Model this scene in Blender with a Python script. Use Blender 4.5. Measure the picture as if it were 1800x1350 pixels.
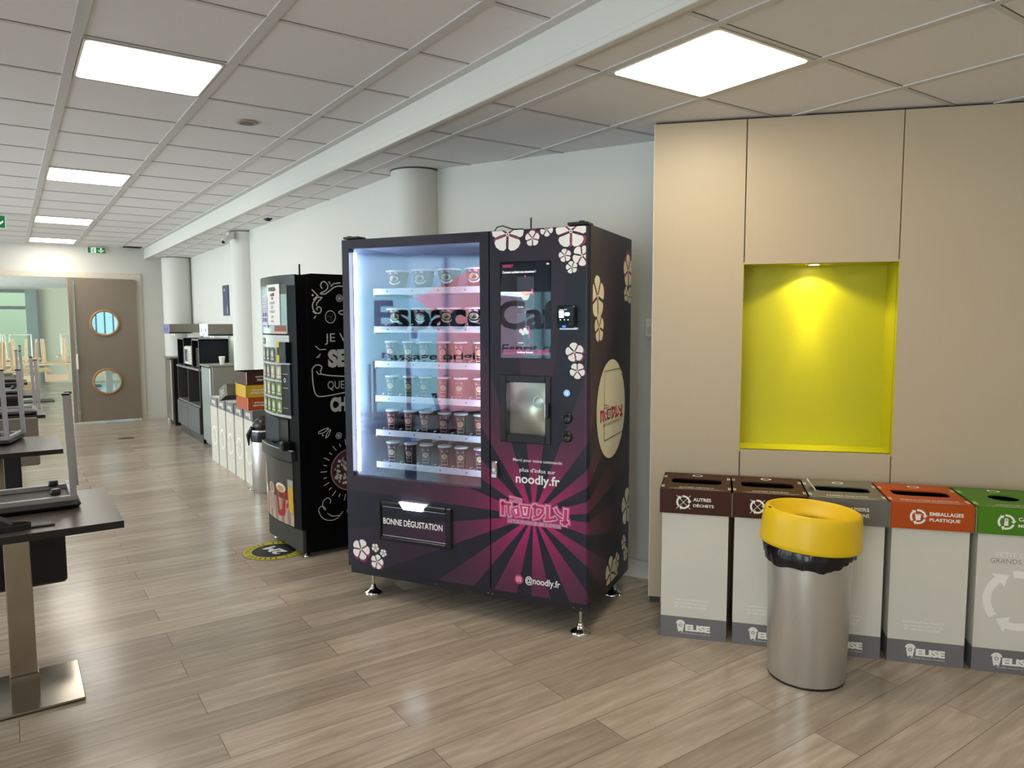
import bpy, math, random
from mathutils import Matrix, Vector
random.seed(7)
PI=math.pi; D=bpy.data; SC=bpy.context.scene; COL=SC.collection
for o in list(D.objects): D.objects.remove(o)

# ---------------------------------------------------------------- camera
CH=1.517; PT=.0847; RL=.0027; YW=.6064; FPX=1277.5
R0=Vector((math.cos(YW),-math.sin(YW),0)); FW=Vector((math.sin(YW)*math.cos(PT),math.cos(YW)*math.cos(PT),-math.sin(PT)))
U0=R0.cross(FW)
Rv=R0*math.cos(RL)-U0*math.sin(RL); Uv=R0*math.sin(RL)+U0*math.cos(RL)
cam=D.cameras.new('camera'); co=D.objects.new('camera',cam); COL.objects.link(co)
co.matrix_world=Matrix(((Rv.x,Uv.x,-FW.x,0),(Rv.y,Uv.y,-FW.y,0),(Rv.z,Uv.z,-FW.z,CH),(0,0,0,1)))
cam.sensor_fit='HORIZONTAL'; cam.sensor_width=36; cam.lens=FPX/1800*36; cam.clip_start=.02; cam.clip_end=200
SC.camera=co
# ---------------------------------------------------------------- view, world
SC.view_settings.view_transform='Standard'; SC.view_settings.look='None'; SC.view_settings.gamma=1
SC.view_settings.use_curve_mapping=False; SC.view_settings.exposure=0.0
W=D.worlds.new('daylight'); SC.world=W; W.use_nodes=True
bg=W.node_tree.nodes['Background']; bg.inputs[0].default_value=(.80,.93,1,1); bg.inputs[1].default_value=10.0
CEIL_E=15.0     # emission of the ceiling light panels
HL=2.689; HR=2.536

# ---------------------------------------------------------------- materials
def lin(h):
    if isinstance(h,str):
        h=h.lstrip('#'); c=[int(h[i:i+2],16)/255 for i in (0,2,4)]
    else: c=h
    return tuple((x/12.92 if x<=.04045 else ((x+.055)/1.055)**2.4) for x in c)+(1,)
MC={}
def pm(name,col,rough=.5,metal=0,var=.05,scale=14,bump=0,coat=0,emit=0,ecol=None,stretch=None,spec=.5):
    if name in MC: return MC[name]
    m=D.materials.new(name); m.use_nodes=True; n=m.node_tree; b=n.nodes['Principled BSDF']
    c=lin(col)
    b.inputs['Roughness'].default_value=rough; b.inputs['Metallic'].default_value=metal
    b.inputs['Coat Weight'].default_value=coat; b.inputs['Specular IOR Level'].default_value=spec
    tc=n.nodes.new('ShaderNodeTexCoord'); nz=n.nodes.new('ShaderNodeTexNoise'); nz.inputs['Scale'].default_value=scale; nz.inputs['Detail'].default_value=3
    mp=n.nodes.new('ShaderNodeMapping'); n.links.new(tc.outputs['Object'],mp.inputs[0]); n.links.new(mp.outputs[0],nz.inputs[0])
    if stretch: mp.inputs['Scale'].default_value=stretch
    mx=n.nodes.new('ShaderNodeMix'); mx.data_type='RGBA'
    mx.inputs[6].default_value=tuple(min(1,x*(1-var)) for x in c[:3])+(1,); mx.inputs[7].default_value=tuple(min(1,x*(1+var)) for x in c[:3])+(1,)
    n.links.new(nz.outputs[0],mx.inputs[0]); n.links.new(mx.outputs[2],b.inputs['Base Color'])
    if bump:
        bp=n.nodes.new('ShaderNodeBump'); bp.inputs['Strength'].default_value=bump; bp.inputs['Distance'].default_value=.01
        n.links.new(nz.outputs[0],bp.inputs['Height']); n.links.new(bp.outputs[0],b.inputs['Normal'])
    if emit:
        b.inputs['Emission Color'].default_value=lin(ecol or col); b.inputs['Emission Strength'].default_value=emit
    MC[name]=m; return m
def nodes(name):
    m=D.materials.new(name); m.use_nodes=True; MC[name]=m
    return m,m.node_tree,m.node_tree.nodes['Principled BSDF']
def math_(n,op,a,b=None,c=None):
    k=n.nodes.new('ShaderNodeMath'); k.operation=op
    for i,x in enumerate((a,b,c)):
        if x is None: continue
        if isinstance(x,(int,float)): k.inputs[i].default_value=x
        else: n.links.new(x,k.inputs[i])
    return k.outputs[0]
def mixc(n,f,a,b):
    k=n.nodes.new('ShaderNodeMix'); k.data_type='RGBA'
    for i,x in ((0,f),(6,a),(7,b)):
        if isinstance(x,(int,float,tuple)): k.inputs[i].default_value=x
        else: n.links.new(x,k.inputs[i])
    return k.outputs[2]

def floor_mat():
    m,n,b=nodes('vinyl_planks'); L=n.links
    tc=n.nodes.new('ShaderNodeTexCoord'); mp=n.nodes.new('ShaderNodeMapping'); L.new(tc.outputs['Object'],mp.inputs[0])
    mp.inputs['Location'].default_value=(.035,-.042,0)
    br=n.nodes.new('ShaderNodeTexBrick'); L.new(mp.outputs[0],br.inputs[0])
    br.inputs['Scale'].default_value=1; br.inputs['Brick Width'].default_value=1.21; br.inputs['Row Height'].default_value=.1795
    br.inputs['Mortar Size'].default_value=.0013; br.inputs['Mortar Smooth'].default_value=.2; br.offset=.5; br.offset_frequency=2
    br.inputs['Color1'].default_value=(0,0,0,1); br.inputs['Color2'].default_value=(1,1,1,1); br.inputs['Mortar'].default_value=(.5,.5,.5,1); br.inputs['Bias'].default_value=0
    sep=n.nodes.new('ShaderNodeSeparateXYZ'); L.new(mp.outputs[0],sep.inputs[0])
    cmb=n.nodes.new('ShaderNodeCombineXYZ'); L.new(math_(n,'MULTIPLY',sep.outputs[0],1.6),cmb.inputs[0]); L.new(math_(n,'MULTIPLY',sep.outputs[1],17),cmb.inputs[1])
    L.new(math_(n,'MULTIPLY',br.outputs[0],31),cmb.inputs[2])
    g=n.nodes.new('ShaderNodeTexNoise'); g.inputs['Scale'].default_value=1.6; g.inputs['Detail'].default_value=8; g.inputs['Roughness'].default_value=.62; g.inputs['Distortion'].default_value=.5; L.new(cmb.outputs[0],g.inputs[0])
    g2=n.nodes.new('ShaderNodeTexNoise'); g2.inputs['Scale'].default_value=9; g2.inputs['Detail'].default_value=6; L.new(cmb.outputs[0],g2.inputs[0])
    rp=n.nodes.new('ShaderNodeValToRGB'); L.new(g.outputs[0],rp.inputs[0])
    e=rp.color_ramp.elements; e[0].position=.28; e[0].color=lin('#9a8b7c'); e[1].position=.72; e[1].color=lin('#c9bbaa')
    k=e.new(.5); k.color=lin('#b1a292')
    c1=mixc(n,math_(n,'MULTIPLY',g2.outputs[0],.25),rp.outputs[0],lin('#a09080'))
    tone=mixc(n,br.outputs[0],(.80,.785,.77,1),(1.12,1.11,1.09,1))
    mu=n.nodes.new('ShaderNodeMix'); mu.data_type='RGBA'; mu.blend_type='MULTIPLY'; mu.inputs[0].default_value=1; L.new(c1,mu.inputs[6]); L.new(tone,mu.inputs[7])
    fin=mixc(n,br.outputs[1],mu.outputs[2],lin('#5e5145'))
    L.new(fin,b.inputs['Base Color'])
    L.new(math_(n,'MULTIPLY_ADD',g2.outputs[0],.12,.13),b.inputs['Roughness'])
    bp=n.nodes.new('ShaderNodeBump'); bp.inputs['Strength'].default_value=.12; bp.inputs['Distance'].default_value=.004; L.new(g.outputs[0],bp.inputs['Height']); L.new(bp.outputs[0],b.inputs['Normal'])
    return m

# ray burst print: boundaries measured around its centre on the door, unfolded onto the side
RAYS=[241.7,257.0,268.2,282.1,294.0,308.9,321.0,334.5,347.1,359.1,8.3,19.3,30.0,40.9,52.1,68.8,80.3,94.3,107.2,122.9,137.4,149.6,161.8,177.3,189.2,203.3,215.4,229.9]
def ray_mat():
    m,n,b=nodes('ray_burst_wrap'); L=n.links
    tc=n.nodes.new('ShaderNodeTexCoord'); sp=n.nodes.new('ShaderNodeSeparateXYZ'); L.new(tc.outputs['Object'],sp.inputs[0])
    ux=math_(n,'SUBTRACT',math_(n,'ADD',sp.outputs[0],math_(n,'MAXIMUM',sp.outputs[1],0)),1.118)
    uz=math_(n,'SUBTRACT',sp.outputs[2],.574)
    an=math_(n,'ARCTAN2',uz,ux); fr=math_(n,'FRACT',math_(n,'ADD',math_(n,'DIVIDE',an,2*PI),1.0))
    rp=n.nodes.new('ShaderNodeValToRGB'); rp.color_ramp.interpolation='CONSTANT'; L.new(fr,rp.inputs[0])
    bd=[]
    for i,a in enumerate(RAYS): bd.append(((a%360)/360,1 if i%2==0 else 0))
    bd.sort(); e=rp.color_ramp.elements
    e[0].position=0; last=bd[-1][1]; e[0].color=(last,)*3+(1,)
    e[1].position=bd[0][0]; e[1].color=(bd[0][1],)*3+(1,)
    for p,v in bd[1:]: k=e.new(p); k.color=(v,v,v,1)
    r=math_(n,'SQRT',math_(n,'ADD',math_(n,'MULTIPLY',ux,ux),math_(n,'MULTIPLY',uz,uz)))
    cr=n.nodes.new('ShaderNodeValToRGB'); L.new(math_(n,'DIVIDE',r,1.6),cr.inputs[0]); e=cr.color_ramp.elements
    e[0].position=.03; e[0].color=lin('#b92b6c'); e[1].position=1; e[1].color=lin('#2b2833')
    for p,c in ((.11,'#8e2957'),(.2,'#642c47'),(.32,'#472c3c'),(.5,'#352a36')): k=e.new(p); k.color=lin(c)
    c=mixc(n,rp.outputs[0],lin('#23232d'),cr.outputs[0]); L.new(c,b.inputs['Base Color'])
    b.inputs['Roughness'].default_value=.36; b.inputs['Specular IOR Level'].default_value=.3
    return m

def glass_mat(name,refl,tint=(1,1,1,1),rough=0.0):
    m=D.materials.new(name); m.use_nodes=True; n=m.node_tree; n.nodes.remove(n.nodes['Principled BSDF'])
    out=n.nodes['Material Output']; t=n.nodes.new('ShaderNodeBsdfTransparent'); t.inputs[0].default_value=tint
    g=n.nodes.new('ShaderNodeBsdfGlossy'); g.inputs['Roughness'].default_value=rough
    lw=n.nodes.new('ShaderNodeFresnel'); lw.inputs[0].default_value=1.5
    f=math_(n,'ADD',lw.outputs[0],refl)
    mx=n.nodes.new('ShaderNodeMixShader'); n.links.new(f,mx.inputs[0]); n.links.new(t.outputs[0],mx.inputs[1]); n.links.new(g.outputs[0],mx.inputs[2]); n.links.new(mx.outputs[0],out.inputs[0])
    MC[name]=m; return m
def film_mat(name,col,tr=.8):
    m=D.materials.new(name); m.use_nodes=True; n=m.node_tree; n.nodes.remove(n.nodes['Principled BSDF'])
    out=n.nodes['Material Output']; a=n.nodes.new('ShaderNodeBsdfDiffuse'); t=n.nodes.new('ShaderNodeBsdfTranslucent')
    a.inputs[0].default_value=lin(col); t.inputs[0].default_value=lin(col)
    mx=n.nodes.new('ShaderNodeMixShader'); mx.inputs[0].default_value=tr
    n.links.new(a.outputs[0],mx.inputs[1]); n.links.new(t.outputs[0],mx.inputs[2]); n.links.new(mx.outputs[0],out.inputs[0]); MC[name]=m; return m

WHITE=pm('wall_paint','#d9d8d0',.6,var=.02,scale=3)
CEILT=pm('ceiling_tile','#e8e5e4',.85,var=.03,scale=60)
GRIDM=pm('grid_runner','#cfccc9',.5,var=.02)
GAPM=pm('grid_gap','#55504a',.8)
BEIGE=pm('beige_laminate','#c3b297',.42,var=.03,scale=6,stretch=(60,60,1))
LIME=pm('lime_paint','#bcb80a',.45,var=.01)
TAUPE=pm('taupe_door','#877a6b',.4,var=.03)
BLACK=pm('black_plastic','#101013',.35,var=.1)
DKGREY=pm('dark_grey','#2b2c2e',.4)
STEEL=pm('brushed_steel','#b4b0a8',.3,1,var=.08,scale=8,stretch=(1,1,40))
CHROME=pm('chrome','#d6d3cc',.12,1)
WPRINT=pm('white_print','#efece6',.5,var=.01)
CARD=pm('white_card','#d5d0c2',.55,var=.02)
RAY=ray_mat()

# ---------------------------------------------------------------- geometry
class MB:
    def __init__(s): s.v=[]; s.f=[]; s.m=[]; s.mats=[]; s.sm=[]
    def mi(s,m):
        if m not in s.mats: s.mats.append(m)
        return s.mats.index(m)
    def add(s,vs,fs,m,T=None,smooth=False):
        o=len(s.v); k=s.mi(m)
        for p in vs:
            p=Vector(p)
            s.v.append(tuple(T@p) if T is not None else tuple(p))
        for f in fs: s.f.append([i+o for i in f]); s.m.append(k); s.sm.append(smooth)
        return s
    def box(s,a,b,m,T=None,bev=0):
        x0,y0,z0=[min(a[i],b[i]) for i in range(3)]; x1,y1,z1=[max(a[i],b[i]) for i in range(3)]
        if bev<=0:
            vs=[(x0,y0,z0),(x1,y0,z0),(x1,y1,z0),(x0,y1,z0),(x0,y0,z1),(x1,y0,z1),(x1,y1,z1),(x0,y1,z1)]
            fs=[(0,3,2,1),(4,5,6,7),(0,1,5,4),(1,2,6,5),(2,3,7,6),(3,0,4,7)]
            return s.add(vs,fs,m,T)
        bev=min(bev,(x1-x0)/2.01,(y1-y0)/2.01,(z1-z0)/2.01)
        vs=[];idx={}
        for i,x in enumerate((x0,x1)):
            for j,y in enumerate((y0,y1)):
                for k,z in enumerate((z0,z1)):
                    sx,sy,sz=(1-2*i)*bev,(1-2*j)*bev,(1-2*k)*bev
                    idx[i,j,k,0]=len(vs);vs.append((x,y+sy,z+sz)); idx[i,j,k,1]=len(vs);vs.append((x+sx,y,z+sz)); idx[i,j,k,2]=len(vs);vs.append((x+sx,y+sy,z))
        fs=[]
        for i in (0,1):
            q=[idx[i,0,0,0],idx[i,1,0,0],idx[i,1,1,0],idx[i,0,1,0]]; fs.append(q if i else q[::-1])
            q=[idx[0,i,0,1],idx[1,i,0,1],idx[1,i,1,1],idx[0,i,1,1]]; fs.append(q[::-1] if i else q)
            q=[idx[0,0,i,2],idx[1,0,i,2],idx[1,1,i,2],idx[0,1,i,2]]; fs.append(q if i else q[::-1])
        for i in (0,1):
            for j in (0,1):
                fs.append([idx[i,j,0,0],idx[i,j,0,1],idx[i,j,1,1],idx[i,j,1,0]])
                fs.append([idx[i,0,j,0],idx[i,0,j,2],idx[i,1,j,2],idx[i,1,j,0]])
                fs.append([idx[0,i,j,1],idx[0,i,j,2],idx[1,i,j,2],idx[1,i,j,1]])
                for k in (0,1): fs.append([idx[i,j,k,0],idx[i,j,k,1],idx[i,j,k,2]])
        return s.add(vs,fs,m,T)
    def lathe(s,prof,m,c=(0,0,0),n=32,T=None,smooth=True,cap=True):
        vs=[];fs=[]
        for r,z in prof:
            for k in range(n):
                a=2*PI*k/n; vs.append((c[0]+r*math.cos(a),c[1]+r*math.sin(a),c[2]+z))
        for i in range(len(prof)-1):
            for k in range(n):
                a=i*n+k;b=i*n+(k+1)%n; fs.append((a,b,b+n,a+n))
        s.add(vs,fs,m,T,smooth)
        if cap:
            for i in (0,len(prof)-1):
                if prof[i][0]>1e-5: s.add(vs[i*n:(i+1)*n],[list(range(n))],m,T)
        return s
    def tube(s,pts,r,m,n=10,T=None,sq=False):
        pts=[Vector(p) for p in pts]; vs=[];fs=[]
        if sq: n=4
        prev=None
        for i,p in enumerate(pts):
            d=(pts[min(i+1,len(pts)-1)]-pts[max(i-1,0)]).normalized()
            if prev is None:
                up=Vector((0,0,1)) if abs(d.z)<.9 else Vector((1,0,0)); a=d.cross(up).normalized()
            else: a=(prev-d*prev.dot(d)).normalized()
            prev=a; b=d.cross(a); rr=r[i] if isinstance(r,(list,tuple)) else r
            for k in range(n):
                t=2*PI*k/n+(PI/4 if sq else 0); q=rr*(1.414 if sq else 1); vs.append(p+a*math.cos(t)*q+b*math.sin(t)*q)
        for i in range(len(pts)-1):
            for k in range(n): fs.append((i*n+k,i*n+(k+1)%n,(i+1)*n+(k+1)%n,(i+1)*n+k))
        s.add(vs,fs,m,T,not sq); s.add(vs[:n],[list(range(n))],m,T); s.add(vs[-n:],[list(range(n))],m,T)
        return s
    def cyl(s,a,b,r,m,n=24,T=None): return s.tube([a,b],r,m,n,T)
    def poly(s,mp,pts,m): return s.add([mp(*p) for p in pts],[list(range(len(pts)))],m)
    def ring(s,mp,c,r0,r1,m,a0=0,a1=2*PI,n=32,ry=1.0):
        vs=[];fs=[]
        for k in range(n+1):
            a=a0+(a1-a0)*k/n
            vs.append(mp(c[0]+r0*math.cos(a),c[1]+r0*ry*math.sin(a))); vs.append(mp(c[0]+r1*math.cos(a),c[1]+r1*ry*math.sin(a)))
        for k in range(n): fs.append((2*k,2*k+1,2*k+3,2*k+2))
        return s.add(vs,fs,m)
    def disc(s,mp,c,r,m,ry=None,n=24,sy=1): return s.poly(mp,[(c[0]+r*math.cos(2*PI*k/n),c[1]+(ry or r)*math.sin(2*PI*k/n)) for k in range(n)],m)
    def stroke(s,mp,pts,w,m,cap=True):
        pts=[Vector(p) for p in pts]; vs=[];fs=[]
        for i,p in enumerate(pts):
            d=(pts[min(i+1,len(pts)-1)]-pts[max(i-1,0)])
            if d.length<1e-9: d=Vector((1,0))
            d.normalize(); nn=Vector((-d.y,d.x))*w/2
            vs+= [mp(p.x+nn.x,p.y+nn.y),mp(p.x-nn.x,p.y-nn.y)]
        for i in range(len(pts)-1): fs.append((2*i,2*i+1,2*i+3,2*i+2))
        s.add(vs,fs,m); return s
    def build(s,name,parent=None):
        me=D.meshes.new(name); me.from_pydata([tuple(v) for v in s.v],[],s.f)
        for m in s.mats: me.materials.append(m)
        me.polygons.foreach_set('material_index',s.m); me.polygons.foreach_set('use_smooth',s.sm); me.update()
        o=D.objects.new(name,me); COL.objects.link(o)
        if parent: o.parent=parent
        return o
TX={}
def glyphs(body,bold):
    k=(body,bold)
    if k in TX: return TX[k]
    cu=D.curves.new('t','FONT'); cu.body=body; cu.size=1; cu.offset=bold; cu.resolution_u=3
    o=D.objects.new('t',cu); COL.objects.link(o); bpy.context.view_layer.update()
    dg=bpy.context.evaluated_depsgraph_get(); me=D.meshes.new_from_object(o.evaluated_get(dg))
    vs=[(v.co.x,v.co.y) for v in me.vertices]; fs=[list(p.vertices) for p in me.polygons]
    D.objects.remove(o); D.curves.remove(cu); D.meshes.remove(me)
    TX[k]=(vs,fs); return TX[k]
def text(mb,mp,body,x,z,w,h,m,bold=.02,slant=0,mirror=False):
    vs,fs=glyphs(body,bold)
    x0=min(v[0] for v in vs);x1=max(v[0] for v in vs);y0=min(v[1] for v in vs);y1=max(v[1] for v in vs)
    out=[]
    for a,b in vs:
        u=(a-x0)/(x1-x0); v=(b-y0)/(y1-y0)
        if mirror: u=1-u
        out.append(mp(x+u*w,z+v*h+slant*u*w))
    mb.add(out,fs,m)
def tag(o,label,cat,group=None,kind=None):
    o['label']=label; o['category']=cat
    if group: o['group']=group
    if kind: o['kind']=kind
    return o
def empty(name,loc,rz=0,label=None,cat=None,group=None):
    o=D.objects.new(name,None); COL.objects.link(o); o.location=loc; o.rotation_euler=(0,0,rz); o.empty_display_size=.1
    if label: tag(o,label,cat,group)
    return o
def struct(name,mb):
    o=mb.build(name); o['kind']='structure'; return o
def dup(root,loc,rz,label=None,cat=None,group=None):
    r=root.copy(); COL.objects.link(r); r.location=loc; r.rotation_euler=(0,0,rz)
    if label: r['label']=label
    if cat: r['category']=cat
    if group: r['group']=group
    for ch in list(root.children):
        c=ch.copy(); COL.objects.link(c); c.parent=r
        for g in list(ch.children):
            d=g.copy(); COL.objects.link(d); d.parent=c
    return r
def frameT(o,ang): return Matrix.Translation(Vector(o))@Matrix.Rotation(ang,4,'Z')

# ================================================================= SETTING
XW0,YB,YF=-4.4,-3.4,12.85
mb=MB(); mb.box((XW0-.1,YB-.1,-.1),(6.2,22.2,0),floor_mat()); struct('floor',mb)
# ceilings
CX=[.297+.6047*k for k in range(-8,3)]; RY=[2.925+.6*k for k in range(-11,17)]
mb=MB(); mb.box((XW0-.1,YB-.1,HL),(1.84,YF+.02,HL+.08),CEILT); struct('ceiling',mb)
mb=MB()
for x in CX: mb.box((x-.022,YB,HL-.006),(x+.022,YF,HL+.001),GRIDM)
for y in RY:
    mb.box((XW0,y-.011,HL-.003),(1.84,y+.011,HL+.001),GRIDM); mb.box((XW0,y-.0135,HL-.0015),(1.84,y-.0105,HL+.001),GAPM)
mb.box((1.79,YB,HL-.008),(1.838,YF,HL+.001),GRIDM)
struct('trim_1',mb)
mb=MB(); mb.box((1.85,YB-.1,HR),(6.2,YF+.02,HR+.08),CEILT); struct('ceiling_lowered',mb)
mb=MB()
for k in range(0,7):
    x=2.058+.6047*k; mb.box((x-.018,YB,HR-.005),(x+.018,YF,HR+.001),GRIDM)
for k in range(-11,17):
    y=3.517+.6*k
    if y<YF: mb.box((1.85,y-.011,HR-.003),(6.1,y+.011,HR+.001),GRIDM); mb.box((1.85,y-.0135,HR-.0015),(6.1,y-.0105,HR+.001),GAPM)
mb.box((1.86,YB,HR-.006),(1.90,YF,HR+.001),GRIDM)
struct('trim_2',mb)
# step between the two ceilings
mb=MB(); mb.box((1.838,YB,HR-.012),(1.862,YF,HL+.03),WHITE); mb.box((1.832,YB,HR-.016),(1.866,YF,HR+.012),WHITE,bev=.003); struct('wall_ceiling_step',mb)
mb=MB(); mb.box((1.52,12.58,HL-.004),(1.80,12.80,HL+.01),pm('void','#0a0a0a',.9)); struct('trim_3',mb)
# far wall with opening X -1.2..1.70, z<2.20
mb=MB(); 
mb.box((1.70,YF-.05,0),(2.7,YF+.1,HL),WHITE); mb.box((XW0,YF-.05,2.205),(1.70,YF+.1,HL+.02),WHITE); mb.box((XW0,YF-.05,0),(-1.2,YF+.1,2.205),WHITE)
struct('wall_far',mb)
CREAM=pm('cream_trim','#d8cfc0',.5,var=.02)
mb=MB(); y0=YF-.075
mb.box((1.692,y0,0),(1.775,YF-.05,2.285),CREAM,bev=.004); mb.box((-1.28,y0,2.2),(1.692,YF-.05,2.285),CREAM,bev=.004); mb.box((-1.28,y0,0),(-1.2,YF-.05,2.2),CREAM,bev=.004)
struct('door_1',mb)
# right white walls
mb=MB(); mb.box((2.42,8.4,0),(2.55,YF,HR+.02),WHITE); mb.box((2.26,4.62,0),(2.55,8.45,HR+.02),WHITE); struct('wall_right',mb)
def slab(mb,p,q,z0,z1,th,m):
    p=Vector(p);q=Vector(q); L=(q-p).length; a=math.atan2((q-p).y,(q-p).x); mb.box((0,0,z0),(L,th,z1),m,T=frameT((p.x,p.y,0),a))
mb=MB(); slab(mb,(2.25,4.685),(3.13,2.857),0,HR+.02,.12,WHITE); mb.box((.06,.33,0),(3.2,.37,HR+.02),WHITE,T=frameT((2.783,2.719,0),math.radians(-47.3))); struct('wall_angled',mb)  # second slab is unseen, added behind the panels to stop a light leak
SKW=pm('skirting_white','#d6d3cb',.4,var=.02)
mb=MB(); slab(mb,(2.36,4.43),(3.12,2.855),0,.105,-.014,SKW); struct('baseboard_angled',mb)
mb=MB(); mb.box((1.775,YF-.064,0),(2.42,YF-.05,.10),SKW); struct('baseboard_far',mb)
mb=MB(); mb.box((2.406,8.7,0),(2.42,YF-.07,.10),SKW); mb.box((2.246,4.7,0),(2.26,8.3,.10),SKW); struct('baseboard_right',mb)
for nm,c,r in (('wall_column_near',(2.335,4.50),.172),('wall_column_middle',(2.27,8.52),.172),('wall_column_far',(2.235,12.43),.21)):
    mb=MB(); mb.lathe([(r,0),(r,HR)],WHITE,(c[0],c[1],0),n=48); mb.lathe([(r+.003,HR-.012),(r+.003,HR-.002)],GAPM,(c[0],c[1],0),n=48); struct(nm,mb)
# beige panelled wall
PO=(2.783,2.719,0); PA=math.radians(-47.3); PTm=frameT(PO,PA)   # local x along wall, y into wall
PH=HR-.012; g=.0025; nx0,nx1,nz0,nz1,nd=.452,1.172,.86,1.806,.205
mb=MB()
for a,b,c,d in ((0,nx0-g,.04,PH),(nx0+g,nx1-g,nz1,PH),(nx0+g,nx1-g,.04,nz0),(nx1+g,1.90,.04,PH),(1.905,2.62,.04,PH),(2.625,3.2,.04,PH)):
    mb.box((a,0,c),(b,.022,d),BEIGE,T=PTm,bev=.001)
mb.box((0,.022,.04),(.003,.03,PH),WPRINT,T=PTm)
mb.box((-.004,-.0005,.04),(0,.03,PH),pm('edge_strip','#ded9cc',.4),T=PTm)
SH=pm('seam_shadow','#4a4238',.8)
mb.box((0.004,.023,0),(nx0,.03,HR+.0),SH,T=PTm); mb.box((nx1,.023,0),(3.2,.03,HR),SH,T=PTm); mb.box((nx0,.023,nz1+.012),(nx1,.03,HR),SH,T=PTm); mb.box((nx0,.023,0),(nx1,.03,nz0-.012),SH,T=PTm)
struct('wall_panelled',mb)
mb=MB(); mb.box((.06,.018,0),(3.2,.022,.042),pm('panel_plinth','#b9ab98',.45),T=PTm); struct('baseboard_panelled',mb)
# niche lining
mb=MB(); t=.012
mb.box((nx0,nd,nz0-t),(nx1,nd+t,nz1+t),LIME,T=PTm)
mb.box((nx0-t,.0005,nz0-t),(nx0,nd+t,nz1+t),LIME,T=PTm); mb.box((nx1,.0005,nz0-t),(nx1+t,nd+t,nz1+t),LIME,T=PTm)
mb.box((nx0,.0005,nz0-t),(nx1,nd,nz0),LIME,T=PTm); mb.box((nx0,.0005,nz1),(nx1,nd,nz1+t),LIME,T=PTm)
struct('wall_niche',mb)
# side return + hidden walls
mb=MB(); 
e1=PTm@Vector((3.2,.03,0)); mb.box((e1.x,YB,0),(e1.x+.12,e1.y,HR+.02),WHITE); struct('wall_east',mb)
mb=MB(); mb.box((XW0,YB-.12,0),(6.2,YB,HL+.02),WHITE); struct('wall_back',mb)
# left wall: glazed between pillars
mb=MB(); mb.box((XW0-.12,YB,0),(XW0,YF,.25),WHITE); mb.box((XW0-.12,YB,2.45),(XW0,YF,HL+.02),WHITE)
for y0,y1 in ((YB,-2.9),(.1,.5),(4.5,5.1),(8.6,9.1),(12.3,YF)): mb.box((XW0-.12,y0,.25),(XW0,y1,2.45),WHITE)
struct('wall_left',mb)
FRM=pm('window_frame_grey','#6f7572',.4,.3)
CLEAR=glass_mat('clear_glass',.0)
for i,(y0,y1) in enumerate(((-2.9,.1),(.5,4.5),(5.1,8.6),(9.1,12.3))):
    mb=MB()
    for y in (y0,y0+(y1-y0)/3,y0+2*(y1-y0)/3,y1): mb.box((XW0-.09,y-.03,.25),(XW0-.03,y+.03,2.45),FRM)
    for z in (.28,2.42): mb.box((XW0-.09,y0,z-.03),(XW0-.03,y1,z+.03),FRM)
    w=struct('window_%d'%(i+1),mb)
    mb=MB(); mb.box((XW0-.062,y0,.28),(XW0-.056,y1,2.42),CLEAR); p=mb.build('window_pane',w)
    la=D.lights.new('daylight_portal','AREA'); la.shape='RECTANGLE'; la.size=y1-y0; la.size_y=2.2; la.cycles.is_portal=True
    lo=D.objects.new('daylight_portal',la); COL.objects.link(lo); lo.matrix_world=Matrix.Translation((XW0-.2,(y0+y1)/2,1.35))@Matrix(((0,0,-1,0),(1,0,0,0),(0,-1,0,0),(0,0,0,1)))
# far room
FR=pm('far_room_wall','#c9ccb4',.6,var=.02); YR=22.0; ZR=2.42
mb=MB(); mb.box((.70,YR,0),(1.75,YR+.1,ZR+.05),FR); mb.box((2.75,YR,0),(6.2,YR+.1,ZR+.05),FR); mb.box((1.75,YR,2.3),(2.75,YR+.1,ZR+.05),FR); mb.box((1.75,YR,0),(2.75,YR+.1,.15),FR)
mb.box((-5,YR,2.36),(.70,YR+.1,ZR+.05),FR); struct('wall_far_room',mb)
mb=MB(); mb.box((6.1,YF,0),(6.2,YR,ZR+.05),FR); struct('wall_far_room_right',mb)
mb=MB(); mb.box((-5,YF+.1,ZR),(6.2,YR+.1,ZR+.08),pm('far_ceiling','#e2e8e4',.7)); 
for k in range(12): mb.box((-5,YF+1+k*.75,ZR-.004),(6.2,YF+1.02+k*.75,ZR),GRIDM)
struct('ceiling_far_room',mb)
mb=MB(); mb.box((-5.1,YF,0),(-5,YR,.2),FR); mb.box((-5.1,YF,2.3),(-5,YR,ZR+.05),FR); struct('wall_far_room_left',mb)
mb=MB()
mb.box((.42,YR-.12,0),(.66,YR,2.36),pm('mullion_green','#7f8d84',.5)); mb.box((.66,YR-.14,0),(.72,YR,2.36),FRM)
for x in (-.65,-2.2,-4.0): mb.box((x-.05,YR-.1,0),(x+.05,YR,2.36),FRM)
mb.box((-5,YR-.1,1.87),(.42,YR-.02,1.95),FRM); mb.box((-5,YR-.1,2.28),(.66,YR,2.36),FRM)
w=struct('window_5',mb); mb=MB(); mb.box((-5,YR+.02,0),(.66,YR+.03,2.36),glass_mat('green_glass',0,(.66,.70,.63,1))); mb.build('window_pane',w)
mb=MB()
for k in range(6): mb.box((1.75+k*.2-.015,YR-.02,.15),(1.75+k*.2+.015,YR+.04,2.3),FRM)
mb.box((1.75,YR-.02,1.16),(2.75,YR+.04,1.2),FRM)
w=struct('window_6',mb); mb=MB(); mb.box((1.75,YR+.05,.15),(2.75,YR+.06,2.3),glass_mat('daylight_tint',0,(.24,.32,.33,1))); mb.build('window_pane',w)  # blue tint added to the pane sets the daylight seen through the portholes
mb=MB(); mb.box((-.16,YR+4,0),(1.6,YR+4.1,4.5),pm('outside_render','#878f80',.8)); struct('wall_outside',mb)
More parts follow.
